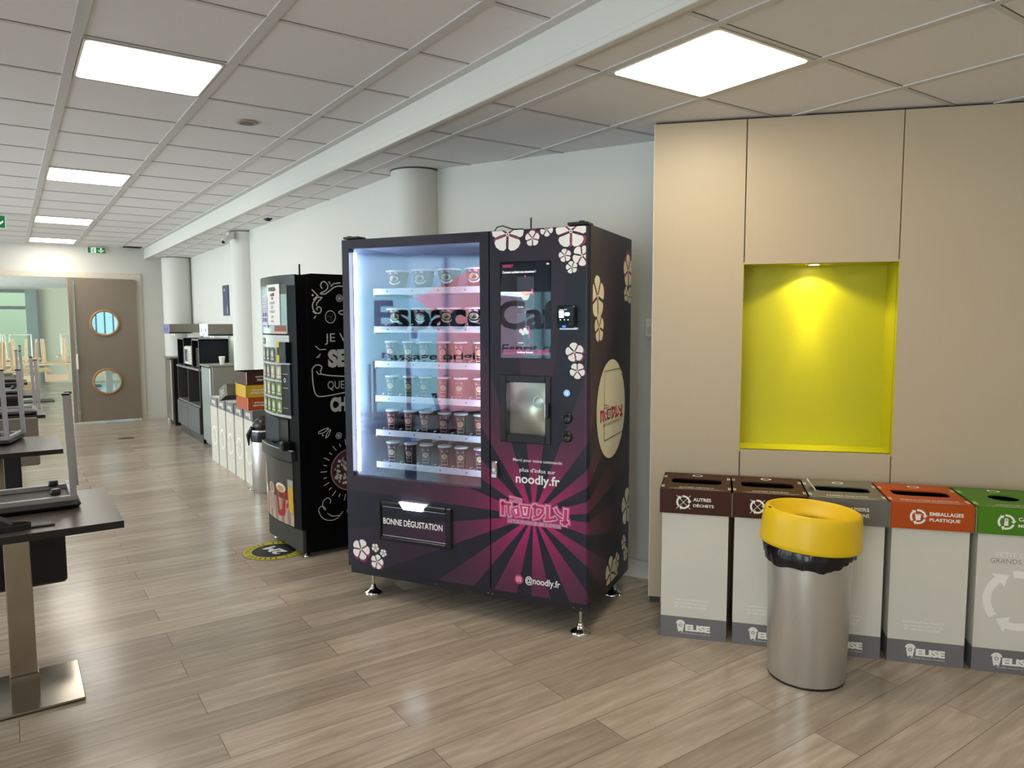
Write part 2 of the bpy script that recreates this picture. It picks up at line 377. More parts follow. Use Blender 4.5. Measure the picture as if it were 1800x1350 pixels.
mb=MB(); mb.box((-20,YR+.2,-.12),(20,YR+14,-.02),pm('outside_paving','#6c6b66',.8)); struct('floor_outside',mb)
for loc,sx,sy,rot in (((-5.2,17.5,1.25),9,2.1,'x'),((-2.1,YR+.2,1.2),5.4,2.2,'y')):
    la=D.lights.new('daylight_portal','AREA'); la.shape='RECTANGLE'; la.size=sx; la.size_y=sy; la.cycles.is_portal=True
    lo=D.objects.new('daylight_portal',la); COL.objects.link(lo)
    M=Matrix(((0,0,-1,0),(1,0,0,0),(0,-1,0,0),(0,0,0,1))) if rot=='x' else Matrix(((-1,0,0,0),(0,0,1,0),(0,1,0,0),(0,0,0,1)))
    lo.matrix_world=Matrix.Translation(loc)@M

# ================================================================= CEILING LIGHTS
def em(name,col,s):
    m=D.materials.new(name); m.use_nodes=True; n=m.node_tree; n.nodes.remove(n.nodes['Principled BSDF'])
    e=n.nodes.new('ShaderNodeEmission'); e.inputs[0].default_value=lin(col); e.inputs[1].default_value=s
    nz=n.nodes.new('ShaderNodeTexNoise'); nz.inputs['Scale'].default_value=2
    n.links.new(mixc(n,nz.outputs[0],lin(col),tuple(min(1,x*1.02) for x in lin(col)[:3])+(1,)),e.inputs[0])
    n.links.new(e.outputs[0],n.nodes['Material Output'].inputs[0]); return m
WARM=em('warm_diffuser','#fff0d2',CEIL_E); NEUT=em('neutral_diffuser','#fff8ec',CEIL_E); FRW=pm('lamp_frame','#cfcac2',.4)
def rrect(x0,y0,x1,y1,r,n=5):
    o=[]
    for cx,cy,a in ((x1-r,y1-r,0),(x0+r,y1-r,90),(x0+r,y0+r,180),(x1-r,y0+r,270)):
        for k in range(n+1):
            t=math.radians(a+90*k/n); o.append((cx+r*math.cos(t),cy+r*math.sin(t)))
    return o
def lamp(x,y,z,label,dm=None):
    r=empty('ceiling_light',(x,y,z),0,label,'ceiling light','square ceiling light panels')
    mb=MB(); mb.box((-.284,-.284,-.004),(.284,.284,.0),FRW); mb.build('frame',r)
    mb=MB(); mp=lambda a,b:(a,b,-.0055); mb.poly(mp,rrect(-.268,-.268,.268,.268,.02),dm or NEUT); mb.build('diffuser',r); return r
l0=lamp(.5995,3.825,HL-.002,'nearest square light panel in the white ceiling left of the step')
def lcopy(x,y,z,label): return dup(l0,(x,y,z),0,label)
lcopy(.5995,6.825,HL-.002,'second light panel from the front in the row running to the double door')
lcopy(.5995,9.825,HL-.002,'third light panel from the front in the row running to the double door')
lcopy(.5995,12.225,HL-.002,'last light panel, right against the wall above the doorway')
lamp(2.36,2.017,HR-.002,'light panel in the lower ceiling above the recycling bins',WARM)
for x,y,z,la in ((-1.82,3.825,HL-.002,'unseen light panel left of the camera'),(-1.82,6.825,HL-.002,'unseen light panel left of the tables'),(-1.82,.225,HL-.002,'unseen light panel behind the camera on the left'),(.5995,.225,HL-.002,'unseen light panel above and behind the camera'),(2.36,-.95,HR-.002,'unseen light panel in the lower ceiling behind the camera'),(-1.82,9.825,HL-.002,'unseen light panel near the far left corner')):
    lcopy(x,y,z,la)

# ================================================================= WINDOW FILM WITH LETTERING (seen mirrored in the machine glass)
TEAL=film_mat('film_teal','#8fb6c0'); PINK=film_mat('film_pink','#de8f92'); MAUVE=film_mat('film_mauve','#b294a6'); FTXT=pm('film_lettering','#1c2629',.7)
fx=XW0+.012; mp=lambda y,z:(fx,y,z); mp2=lambda y,z:(fx+.003,y,z)
f=MB()
wave=[(4.48,1.75),(4.3,1.92),(4.05,2.0),(3.8,1.97),(3.6,1.84)]
f.poly(mp,[(4.48,.3)]+wave+[(3.3,1.6),(3.3,.3)],TEAL)
f.poly(mp,[(3.3,.3),(3.3,1.6),(3.6,1.84),(3.1,2.08),(2.72,2.3),(2.62,2.3),(2.62,.3)],PINK)
f.poly(mp,[(2.62,.3),(2.62,1.9),(2.15,1.86),(2.05,.3)],MAUVE)
f.poly(mp,[(2.05,.3),(2.15,1.86),(1.8,2.0),(.55,2.1),(.55,.3)],TEAL)
f.poly(mp,[(4.48,1.75),(4.3,1.92),(4.05,2.0),(3.8,1.97),(3.6,1.84),(3.1,2.08),(2.72,2.3),(2.62,2.3),(2.62,2.43),(4.48,2.43)],film_mat('film_dimmer','#a9bcc4'))  # pale upper film added to dim the bright window in the reflection
fo=f.build('window_film'); tag(fo,'coloured window film with large lettering on the left windows, seen mirrored in the machine glass','window film')
bl=MB(); bl.box((XW0+.03,.52,1.93),(XW0+.05,2.60,2.46),pm('dimmer_dark','#2c2b2c',.8)); bl.cyl((XW0+.05,.52,2.44),(XW0+.05,2.60,2.44),.03,pm('dimmer_dark','#2c2b2c',.8),14); bo=bl.build('reflection_dimmer'); tag(bo,'dark panel added over the left window to darken its reflection in the touch screen','reflection dimmer')  # unseen panel added to darken the window reflected in the touch screen
f=MB()
text(f,mp2,'Espace Café',1.42,1.30,2.72,.52,FTXT,.03,mirror=True)
text(f,mp2,'Passage original',2.5,.98,1.55,.13,FTXT,.02,mirror=True); text(f,mp2,'Esprit campus',1.2,1.07,1.2,.15,FTXT,.02,mirror=True)
f.build('lettering',fo)

# ================================================================= NOODLE VENDING MACHINE
MO=(1.502,3.767,0); MA=-1.039; MW,MD,ZB,ZT=1.40,.70,.155,1.962
vm=empty('vending_machine',MO,MA,'large dark vending machine with glass front, pink ray print and white blossoms','vending machine')
INK=pm('machine_black','#15161c',.35); PINKP=pm('blossom_pink','#8e2f56',.5); LOGO=pm('logo_pink','#c9306a',.45); HALO=pm('logo_halo','#f3c3d2',.5); HALO2=pm('logo_halo_mid','#b65084',.5)
LINER=pm('liner_blue_white','#c3d3ee',.35,var=.02); ALU=pm('shelf_alu','#dfe7f6',.3,.1)
SE=.885; G0,G1,GZ0,GZ1=.045,.832,.682,1.912
# cabinet shell (hollow behind the glass)
c=MB(); c.box((MW-.004,.035,ZB),(MW,MD,ZT),RAY); c.box((0,.035,ZB),(.004,MD,ZT),INK); c.box((.004,MD-.02,ZB),(MW-.004,MD,ZT),INK)
c.box((.004,.035,ZT-.02),(MW-.004,MD-.02,ZT),INK); c.box((.004,.035,ZB),(MW-.004,MD-.02,ZB+.02),INK); c.box((SE-.02,.06,ZB+.02),(SE,MD-.02,ZT-.02),INK); c.box((.02,.06,.60),(SE-.02,MD-.02,.64),INK)
c.box((SE,.045,ZB+.02),(MW-.006,.06,ZT-.02),INK)
c.build('cabinet',vm)
c=MB(); yb=.60
c.box((.03,.05,GZ0-.03),(.04,yb,GZ1+.02),LINER); c.box((SE-.035,.05,GZ0-.03),(SE-.025,yb,GZ1+.02),LINER); c.box((.04,yb-.01,GZ0-.03),(SE-.035,yb,GZ1+.02),pm('liner_back','#8d9cc0',.4))
c.box((.04,.05,GZ0-.04),(SE-.035,yb,GZ0-.02),pm('liner_floor','#9faac0',.25,.6)); c.box((.04,.05,GZ1+.01),(SE-.035,yb,GZ1+.02),LINER)
t=c; text(c,lambda a,b:(a,yb-.012,b),'TCN',.10,1.80,.13,.035,WPRINT,.04)
c.build('interior_liner',vm)
# left door frame
def framed(mb,x0,x1,z0,z1,ix0,ix1,iz0,iz1,y0,y1,m,bev=0):
    mb.box((x0,y0,z0),(ix0,y1,z1),m,bev=bev); mb.box((ix1,y0,z0),(x1,y1,z1),m,bev=bev); mb.box((ix0,y0,iz1),(ix1,y1,z1),m,bev=bev); mb.box((ix0,y0,z0),(ix1,y1,iz0),m,bev=bev)
c=MB(); framed(c,0,SE-.004,.172,ZT-.004,G0,G1,GZ0,GZ1,0,.045,RAY); c.box((.0,.002,.172),(.004,.045,ZT-.004),INK)
dl=c.build('glass_door',vm)
c=MB(); c.box((G0-.003,.018,GZ0-.003),(G1+.003,.022,GZ1+.003),glass_mat('machine_glass',.085,(.97,.99,1,1))); c.build('glass_pane',dl)
LED=em('led_strip','#dfeaff',42)
c=MB(); c.box((G0+.008,.03,GZ0+.02),(G0+.022,.038,GZ1-.02),LED); c.box((SE-.045,.052,GZ0+.02),(SE-.038,.058,GZ1-.02),LED)
c.build('led_strip',vm)
c=MB()
for k in range(70): c.box((.0415,.075,GZ0+.05+k*.0165),(.043,.08,GZ0+.056+k*.0165),WPRINT)
c.build('dot_strip',vm)
# shelves with rails
PRICE=pm('rail_tag','#e9edf2',.4); LANE=pm('lane_black','#14161c',.4)
shelfz=[1.69,1.485,1.295,1.105,.915,.735]
for i,z in enumerate(shelfz):
    c=MB(); c.box((.12,.12,z-.012),(.85,.56,z-.004),ALU); c.box((.12,.112,z-.022),(.85,.12,z+.012),ALU,bev=.002)
    for k in range(4): c.cyl((.21+k*.16,.111,z-.005),(.21+k*.16,.113,z-.005),.004,DKGREY,8)
    c.box((.118,.113,z-.03),(.126,.5,z-.012),DKGREY)
    sh=c.build('shelf',vm)
    if i>0:
        n=6 if i>1 else 4
        c=MB()
        for k in range(n):
            x=.195+k*.1087 if n==6 else .22+k*.165
            c.box((x-.036,.13,z-.004),(x+.036,.55,z),LANE); c.box((x+.05,.13,z-.004),(x+.0515,.5,z+.1),pm('divider','#303744',.3))
            c.tube([(x-.03,.125,z+.0),(x-.03,.118,z+.022),(x-.015,.116,z+.024)],.002,ALU,6)
        c.build('lane_rack',sh)
# right door
c=MB(); SX0,SX1,SZ0,SZ1=.943,1.209,1.343,1.808; OX0,OX1,OZ0,OZ1=.942,1.211,.931,1.262
xa=[SE+.002,SX0,SX1,MW-.018]
c.box((SE+.002,0,.172),(SX0,.043,ZT-.004),RAY); c.box((SX1,0,.172),(MW-.018,.043,ZT-.004),RAY)
c.box((SX0,0,SZ1),(SX1,.043,ZT-.004),RAY); c.box((SX0,0,OZ1),(SX1,.043,SZ0),RAY); c.box((SX0,0,.172),(SX1,.043,OZ0),RAY)
vs=[];fs=[]   # rounded right edge
n=6
for k in range(n+1):
    a=PI/2*k/n
    for z in (.172,ZT-.004): vs.append((MW-.018+.018*math.sin(a),.018-.018*math.cos(a),z))
for k in range(n): fs.append((2*k,2*k+2,2*k+3,2*k+1))
c.add(vs,fs,RAY,smooth=True); c.box((MW-.018,.018,.172),(MW,.034,ZT-.004),RAY)
rd=c.build('control_door',vm)
# base rail
c=MB(); c.box((.0,.02,.125),(MW,.045,ZB+.012),INK,bev=.002); c.box((MW-.03,.045,.125),(MW,MD,ZB),INK); c.box((0,.045,.125),(.03,MD,ZB),INK); c.box((.03,MD-.03,.125),(MW-.03,MD,ZB),INK)
for x in (.55,.86,.885,1.32,1.36): c.cyl((x,.019,.14),(x,.021,.14),.003,CHROME,8)
c.build('base_rail',vm)
for x,y in ((.10,.09),(1.34,.07),(.10,.62),(1.335,.63)):
    c=MB(); c.cyl((x,y,.012),(x,y,.128),.008,CHROME,14); c.lathe([(.052,0),(.052,.006),(.046,.011),(.03,.02),(.019,.03),(.017,.038),(.013,.04),(.013,.048),(.008,.05)],CHROME,(x,y,0),n=28); c.build('levelling_foot',vm)
c=MB(); c.box((.01,-.002,ZT),(.11,.07,ZT+.012),INK,bev=.003); c.cyl((.03,.03,ZT+.012),(.03,.03,ZT+.018),.012,INK); c.build('hinge_bracket',vm)
c=MB(); c.box((1.29,-.004,ZT),(1.39,.08,ZT+.014),INK,bev=.003); c.cyl((1.35,.03,ZT+.012),(1.35,.03,ZT+.022),.014,INK); c.build('hinge_bracket',vm)
c=MB(); c.cyl((1.085,.05,ZT),(1.085,.05,ZT+.055),.004,INK,10); c.build('antenna',vm)
c=MB(); c.tube([(.90,.03,ZT),(.915,.03,ZT+.018),(.945,.03,ZT+.022),(.97,.03,ZT+.012),(1.0,.03,ZT+.003),(1.05,.04,ZT+.002)],.003,INK,8); c.build('cable',vm)
# maps on faces
FM=lambda a,b:(a,-.0009,b); FM2=lambda a,b:(a,-.0016,b); FM3=lambda a,b:(a,-.0023,b)
SM=lambda a,b:(MW+.0009,a,b); SM2=lambda a,b:(MW+.0016,a,b); SM3=lambda a,b:(MW+.0023,a,b)
def blossom(mb,mp,x,z,r,rot=0,sh=(.0,-.012),clip=None,mat=None):
    cl=clip or (lambda p:p)
    for lay in (0,1):
        ox,oz=(sh if lay==0 else (0,0)); m=PINKP if lay==0 else (mat or WPRINT)
        for k in range(5):
            a=math.radians(rot+72*k); pts=[]
            for rr,da in ((.12,0),(.55,-27),(.82,-31),(.97,-23),(1.03,-8),(1.03,8),(.97,23),(.82,31),(.55,27)):
                t=a+math.radians(da); rad=rr*r
                pts.append(cl((x+ox+rad*math.cos(t),z+oz+rad*math.sin(t))))
            q=[mp(p[0],p[1]) for p in pts]
            if lay==1: q=[Vector(v)+Vector((0,-.0006,0) if mp is FM else (.0006,0,0)) for v in q]
            mb.add(q,[list(range(len(q)))],m)
    mp_=FM3 if mp is FM else SM3
    mb.ring(mp_,cl((x,z)),r*.05,r*.11,WPRINT,n=14)
cf=lambda p:(max(SE+.004,min(MW-.019,p[0])),min(ZT-.006,p[1]))
c=MB()
for x,z,r,rot,sh in ((.985,1.938,.083,160,(-.006,.012)),(1.114,1.912,.036,20,(.003,.008)),(1.186,1.95,.032,60,(0,0)),(1.308,1.935,.075,90,(.016,0)),(1.278,1.826,.030,100,(.004,0)),(1.362,1.822,.046,60,(.006,-.002)),(1.312,1.770,.028,30,(0,0)),(1.328,1.377,.044,100,(.007,-.004)),(1.342,1.29,.037,55,(.005,-.002))):
    c=MB(); blossom(c,FM,x,z,r,rot,sh,cf); c.build('blossom_print',rd)
c=MB(); cl=lambda p:(max(.002,p[0]),max(.176,p[1]))
for x,z,r,rot,sh in ((.087,.273,.056,70,(.003,-.014)),(.182,.294,.023,60,(0,-.005)),(.234,.271,.021,50,(0,0)),(.192,.217,.040,75,(.003,-.014))): c=MB(); blossom(c,FM,x,z,r,rot,sh,cl); c.build('blossom_print',dl)
cs=lambda p:(min(MD-.004,max(.04,p[0])),max(ZB+.01,p[1])); WARMW=pm('side_print','#d9d3b8',.5)
c=MB()
for x,z,r,rot,sh in ((.112,1.636,.098,95,(.012,-.004)),(.140,1.49,.068,95,(.012,-.004)),(.635,1.79,.085,95,(-.006,.02)),(.60,1.665,.04,90,(0,0)),(.675,1.66,.045,95,(0,0)),(.655,.50,.10,90,(0,0)),(.60,.31,.04,90,(0,0)),(.64,.235,.04,90,(0,0)),(.36,.215,.085,90,(0,0)),(.47,.245,.045,90,(0,0)),(.46,.18,.03,60,(0,0))): c=MB(); blossom(c,SM,x,z,r,rot,sh,cs,WARMW); c.build('blossom_print',vm)
# logo
LG=[([(.019,.133),(.018,.06)],.0171),([(.008,.118),(.066,.119)],.0137),([(.049,.117),(.05,.076),(.058,.059)],.0142),([(.193,.134),(.192,.076)],.016),([(.179,.121),(.238,.12)],.0137),([(.234,.12),(.233,.096),(.214,.074),(.182,.062)],.0142),([(.259,.132),(.258,.068)],.016),([(.242,.062),(.272,.066),(.303,.075)],.0132),([(.294,.083),(.305,.069)],.0069),([(.298,.125),(.311,.102),(.336,.087)],.0132),([(.353,.126),(.351,.087),(.347,.046)],.0178),([(.327,.059),(.367,.063)],.0137)]
O1=[(.065,.102),(.104,.115),(.113,.065),(.087,.058)]; O2=[(.111,.125),(.169,.125),(.161,.064),(.122,.062)]
def ext(p,w):
    p=[Vector(q) for q in p]; a=(p[0]-p[1]).normalized()*w; b=(p[-1]-p[-2]).normalized()*w; return [p[0]+a]+p[1:-1]+[p[-1]+b]
def logo(mb,m1,m2,m3,sc,ox,oz,cmain,cmid,halo,glow,tagc,tagh):
    k=lambda l:[(ox+x*sc[0],oz+z*sc[1]) for x,z in l]; s=(sc[0]+sc[1])/2
    for gw,mat,mp in ((.022,glow,m1),(.008,halo,m2)):
        if mat is None: continue
        for p,w in LG: mb.stroke(mp,ext(k(p),gw/2*s),(w+gw)*s,mat)
        for o in (O1,O2):
            q=k(o); cx=sum(a for a,b in q)/4; cz=sum(b for a,b in q)/4
            mb.poly(mp,[(cx+(a-cx)*(1+gw*18),cz+(b-cz)*(1+gw*12)) for a,b in q],mat)
        mb.stroke(mp,ext(k([(.059,.158),(.12,.148)]),gw/3*s),(.004+gw*.6)*s,mat); mb.stroke(mp,ext(k([(.059,.137),(.12,.135)]),gw/3*s),(.004+gw*.6)*s,mat)
        if tagh and gw>.01: mb.poly(mp,k([(.043,.049),(.043,.024),(.331,.024),(.331,.049)]),mat)
    for p,w in LG: mb.stroke(m3,k(p),w*s,cmain)
    mb.stroke(m3,k([(.059,.158),(.12,.148)]),.0045*s,cmain); mb.stroke(m3,k([(.059,.137),(.12,.135)]),.0045*s,cmain)
    for i in range(4): mb.stroke(m3,k([(.132+i*.009,.150-i*.003),(.132+i*.009,.132)]),.0024*s,cmain)
    m4=lambda a,b:tuple(Vector(m3(a,b))*1+(Vector(m3(a,b))-Vector(m2(a,b)))*.8); m5=lambda a,b:tuple(Vector(m3(a,b))*1+(Vector(m3(a,b))-Vector(m2(a,b)))*1.6)
    mb.poly(m3,k(O1),cmain); mb.poly(m4,k([(.079,.097),(.096,.102),(.099,.077),(.091,.072)]),halo or WPRINT)
    mb.poly(m3,k(O2),cmid); mb.poly(m4,k([(.124,.116),(.156,.116),(.150,.073),(.131,.073)]),halo or WPRINT); mb.poly(m5,k([(.132,.109),(.149,.109),(.143,.082),(.139,.081)]),cmain)
    q=k([(.047,.030),(.327,.044)]); (text(mb,m3,'LITTLE NOODLES BIG FLAVORS',q[0][0]-.001,q[0][1]-.0015,q[1][0]-q[0][0]+.002,q[1][1]-q[0][1]+.003,halo,.075) if tagh else None); text(mb,m4,'LITTLE NOODLES BIG FLAVORS',q[0][0],q[0][1],q[1][0]-q[0][0],q[1][1]-q[0][1],tagc,.0)
c=MB(); logo(c,FM,FM2,FM3,(1,1),.935,.5,LOGO,LOGO,HALO,HALO2,pm('tagline','#7d2a52',.5),True); c.build('logo_print',rd)
for a_ in (('Merci pour votre commande',1.01,.834,.257,.020,WPRINT,.004),("plus d'infos sur",1.045,.783,.188,.026,WPRINT,.008),('noodly.fr',1.025,.718,.231,.060,WPRINT,.02),('@noodly.fr',1.075,.222,.185,.046,WPRINT,.015)):
    c=MB(); text(c,FM,*a_); c.build('lettering',rd)
c=MB(); c.disc(FM,(1.04,.245),.024,LOGO); mo=lambda r:rrect(1.04-r,.245-r,1.04+r,.245+r,r*.45)
c.poly(FM2,mo(.0125),WPRINT); c.poly(FM3,mo(.0102),LOGO)
M4=lambda a,b:(a,-.003,b); c.ring(M4,(1.04,.245),.0042,.0065,WPRINT,n=16); c.disc(M4,(1.0465,.2515),.0012,WPRINT,n=8)
c.build('round_icon',rd)
# oval sticker and hatch on the side
c=MB(); c.disc(SM2,(.352,1.077),.243,pm('oval_cream','#d9d6bd',.5),ry=.252,n=48)
SM4=lambda a,b:(MW+.0026,a,b); SM5=lambda a,b:(MW+.0032,a,b)
logo(c,SM3,SM4,SM5,(1.06,.85),.155,.975,pm('logo_red','#b5203c',.5),pm('logo_black','#141414',.5),None,None,pm('tag_black','#222222',.5),False); c.build('oval_sticker',vm)
c=MB(); S6=lambda a,b:(MW+.004,a,b)
for p in ([(.228,.928),(.228,1.275),(.668,1.275)],[(.228,.928),(.668,.938)],[(.668,1.275),(.668,.938)]): c.stroke(S6,p,.004,INK)
c.disc(S6,(.53,1.245),.012,CHROME); c.build('side_hatch',vm)
# touch screen
c=MB(); c.box((SX0,.004,SZ0),(SX1,.04,SZ1),pm('screen_bezel','#0b0b0d',.15)); sc_=c.build('touch_screen',rd)
c=MB(); yp=.0035; Q=lambda a,b:(a,yp,b); Q2=lambda a,b:(a,yp-.0006,b); Q3=lambda a,b:(a,yp-.0012,b)
SCE=pm('screen_lit_dark','#141820',.2,emit=.25,ecol='#1e2430'); c.poly(Q,[(.951,1.357),(1.203,1.357),(1.203,1.80),(.951,1.80)],SCE)
SW=pm('screen_white','#ffffff',.3,emit=1.1,ecol='#ffffff'); SP=pm('screen_pink','#d04a86',.3,emit=.55,ecol='#e0488e'); SG=pm('screen_card','#3a3f49',.3,emit=.10,ecol='#9aa2b0')
c.poly(Q2,rrect(1.03,1.40,1.12,1.56,.004),SG); c.poly(Q2,rrect(1.03,1.575,1.12,1.735,.004),SG)
text(c,Q3,'NOODLY',.957,1.780,.055,.014,SP,.04); text(c,Q3,'Comment souhaitez-vous consommer ?',.955,1.752,.175,.012,SW,.02)
c.poly(Q2,rrect(.956,1.360,1.198,1.386,.005),pm('screen_button','#8a3a60',.3,emit=.35,ecol='#b04a7e')); text(c,Q3,'Confirmer le mode',1.03,1.368,.085,.010,SW,.015)
text(c,Q3,'Sur place',1.037,1.586,.03,.008,SW,.02); text(c,Q3,'A emporter',1.037,1.414,.03,.008,SW,.02)
text(c,Q3,'choisir',1.06,1.576,.045,.005,SP,.02); text(c,Q3,'choisir',1.06,1.402,.045,.005,SP,.02)
BW=pm('screen_bowl','#e9e4dc',.3,emit=.5,ecol='#e9e4dc'); NO=pm('screen_noodle','#d08a3a',.3,emit=.4,ecol='#d88c3c')
c.poly(Q3,[(1.048,1.654),(1.102,1.654),(1.092,1.63),(1.082,1.622),(1.068,1.622),(1.058,1.63)],BW); c.disc(lambda a,b:(a,yp-.0018,b),(1.075,1.655),.027,NO,ry=.010)
c.poly(Q3,rrect(1.106,1.648,1.116,1.676,.003),SP)
for dx,dz in ((0,0),(.02,.004),(.01,.016),(-.012,.01)): c.disc(Q3,(1.064+dx,1.465+dz),.010,BW)
c.stroke(Q3,[(1.075,1.497),(1.095,1.497),(1.095,1.44)],.006,SP); c.disc(Q3,(1.075,1.735),.005,SP); c.disc(Q3,(1.075,1.565),.005,SP); text(c,Q3,'FR',1.185,1.787,.014,.008,SW,.02)
c.build('screen_image',sc_)
c=MB(); c.box((SX0+.002,.001,SZ0+.002),(SX1-.002,.002,SZ1-.002),glass_mat('screen_glass',.03)); c.build('screen_glass',sc_)
# payment terminal
c=MB(); c.box((1.245,-.035,1.49),(1.338,0,1.594),BLACK,bev=.008); c.box((1.26,-.02,1.482),(1.345,0,1.492),ALU); pt=c.build('card_terminal',rd)
c=MB(); P=lambda a,b:(a,-.0355,b); c.poly(P,rrect(1.251,1.50,1.332,1.588,.006),pm('terminal_glass','#07090c',.08)); P=lambda a,b:(a,-.036,b)
c.poly(P,[(1.263,1.537),(1.287,1.537),(1.287,1.570),(1.263,1.570)],SW); c.poly(P,rrect(1.290,1.546,1.316,1.562,.006),SW); text(c,P,'Insert card',1.266,1.573,.035,.004,SW,.02)
for x in (1.27,1.29,1.308): c.disc(P,(x,1.528),.003,SW,n=8)
c.disc(P,(1.288,1.497),.010,pm('terminal_blue','#3555d8',.3,emit=1.5,ecol='#4a6cff'),ry=.005); c.build('terminal_screen',pt)
# hot-food window
c=MB(); framed(c,OX0,OX1,OZ0,OZ1,.976,1.181,.969,1.227,-.006,.04,BLACK,bev=.003); ow=c.build('oven_window_frame',rd)
STI=pm('oven_steel','#dedbd0',.28,.45,var=.12,scale=4,bump=.35)
c=MB(); c.box((.976,.04,.969),(1.181,.0435,1.227),BLACK)
c.build('oven_backing',ow)
c=MB(); vs=[];fs=[]; nn=10
for i in range(nn+1):
    for j in range(nn+1):
        u=i/nn;v=j/nn; vs.append((.977+.203*u,.036-.028*math.sin(PI*u)*math.sin(PI*min(1,v*1.2)),.970+.256*v))
for i in range(nn):
    for j in range(nn): a=i*(nn+1)+j; fs.append((a,a+nn+1,a+nn+2,a+1))
c.add(vs,fs,STI,smooth=True); c.ring(lambda a,b:(a,.006,b),(1.143,1.135),.024,.030,CHROME,n=28); c.poly(lambda a,b:(a,.0055,b),[(1.12,1.13),(1.165,1.13),(1.160,1.118),(1.15,1.111),(1.135,1.111),(1.124,1.118)],CHROME); c.build('steel_chamber',ow)
c=MB(); c.box((.976,.0,.969),(1.181,.002,1.227),glass_mat('oven_glass',.0,(.93,.93,.9,1))); c.build('window_pane',ow)
c=MB(); c.box((1.186,-.022,1.06),(1.207,-.006,1.135),BLACK,bev=.004); c.box((1.184,-.020,1.063),(1.190,-.008,1.130),ALU); c.build('handle',ow)
# buttons, lock
c=MB(); c.cyl((1.292,.0,1.184),(1.292,-.006,1.184),.016,CHROME); c.disc(lambda a,b:(a,-.0065,b),(1.292,1.184),.013,pm('button_blue','#3b5bd0',.3,emit=1.6,ecol='#4c74ff')); c.ring(lambda a,b:(a,-.007,b),(1.292,1.184),.005,.007,SW,n=16); c.build('lit_button',rd)
for z in (1.065,.975):
    c=MB(); c.lathe([(.027,0),(.027,.004),(.022,.010),(.017,.011),(.015,.007),(.0001,.007)],BLACK,(0,0,0),n=28,T=Matrix.Translation((1.292,0,z))@Matrix.Rotation(PI/2,4,'X')); c.build('round_socket',rd)
c=MB(); c.box((.900,-.022,.748),(.930,0,.832),CHROME,bev=.005); c.cyl((.915,-.022,.79),(.915,-.027,.79),.008,ALU,16); c.box((.903,-.024,.752),(.927,-.021,.768),ALU); c.build('lock_handle',rd)
# delivery hatch
c=MB(); framed(c,.206,.664,.346,.562,.228,.632,.368,.537,-.014,.004,BLACK,bev=.005); dh=c.build('delivery_hatch_frame',dl)
c=MB(); c.box((.234,-.004,.373),(.626,.0,.532),RAY); F6=lambda a,b:(a,-.0046,b); text(c,F6,'BONNE DÉGUSTATION',.240,.436,.368,.042,WPRINT,.02)
c.stroke(F6,[(.234,.5315),(.626,.5315)],.002,ALU); c.stroke(F6,[(.234,.374),(.626,.374)],.0025,ALU); c.build('delivery_flap',dh)
c=MB(); c.add([(.349,-.018,.568),(.518,-.018,.568),(.490,-.018,.530),(.377,-.018,.530),(.349,-.004,.568),(.518,-.004,.568),(.490,-.004,.530),(.377,-.004,.530)],[(0,1,2,3),(0,4,5,1),(1,5,6,2),(2,6,7,3),(3,7,4,0)],em('hatch_lamp','#eef6ff',9)); c.build('hatch_lamp',dh)

# ---- products inside
CUPB=pm('cup_black','#2a2530',.4); CUPR=pm('cup_brown','#5a2f2c',.4); CUPL=pm('cup_pink_print','#e3a4cf',.5); CUPO=pm('cup_food_orange','#e08a55',.5); CUPG=pm('cup_food_green','#b7b06a',.5); LIDM=pm('cup_lid','#efeff2',.3)
def cylmap(r0,r1,h,eps=.0006):
    def f(a,b):   # a = arc metres, b = height
        r=r0+(r1-r0)*b/h+eps; t=a/r-PI/2; return (r*math.cos(t),r*math.sin(t),b)
    return f
def make_cup(food,body):
    t=empty('noodle_cup',(0,0,0)); h=.112
    c=MB(); c.lathe([(.024,0),(.027,.002),(.036,h)],body,n=28); c.build('cup',t)
    c=MB(); c.lathe([(.0375,h-.004),(.0385,h-.002),(.0385,h+.003),(.036,h+.005),(.0001,h+.005)],LIDM,n=28); c.build('lid',t)
    c=MB(); mp=cylmap(.027,.036,h); mpa=cylmap(.027,.036,h,.001)
    c.poly(mp,[(-.020,.083),(-.010,.085),(0,.085),(.010,.085),(.020,.083),(.020,.097),(.010,.099),(0,.099),(-.010,.099),(-.020,.097)],CUPL)
    c.disc(mp,(0,.060),.015,LIDM,n=20); c.disc(mpa,(0,.060),.0125,food,n=20)
    for z in (.036,.016): c.stroke(mp,[(-.016,z),(-.005,z),(.005,z),(.016,z)],.0022,LIDM)
    for x in (-.02,.02): c.stroke(mp,[(x*.75,.004),(x,.082)],.0016,LIDM)
    c.build('printed_label',t); return t
def make_bowl():
    t=empty('noodle_bowl',(0,0,0)); h=.10
    c=MB(); c.lathe([(.038,0),(.043,.004),(.062,h)],CUPB,n=32); c.build('bowl',t)
    c=MB(); c.lathe([(.063,h-.003),(.066,h),(.065,h+.006),(.0001,h+.008)],LIDM,n=32); c.build('lid',t)
    c=MB(); mp=cylmap(.043,.062,h); mpa=cylmap(.043,.062,h,.001)
    c.poly(mp,[(-.024,.083),(-.008,.086),(.008,.086),(.024,.083),(.024,.095),(.008,.098),(-.008,.098),(-.024,.095)],CUPL)
    c.disc(mp,(0,.060),.026,LIDM,ry=.017,n=24); c.disc(mpa,(0,.060),.022,CUPG,ry=.013,n=24)
    c.stroke(mp,[(-.034,.047),(-.02,.035),(0,.031),(.02,.035),(.034,.047)],.008,LIDM); c.build('printed_label',t); return t
MT=frameT(MO,MA)
names6=['first','second','third','fourth','fifth','sixth']
rows=[(1.299,'top cup shelf',CUPO,CUPB),(1.109,'second cup shelf',CUPG,CUPB),(.919,'third cup shelf',CUPO,CUPR),(.739,'bottom cup shelf',CUPG,CUPB)]
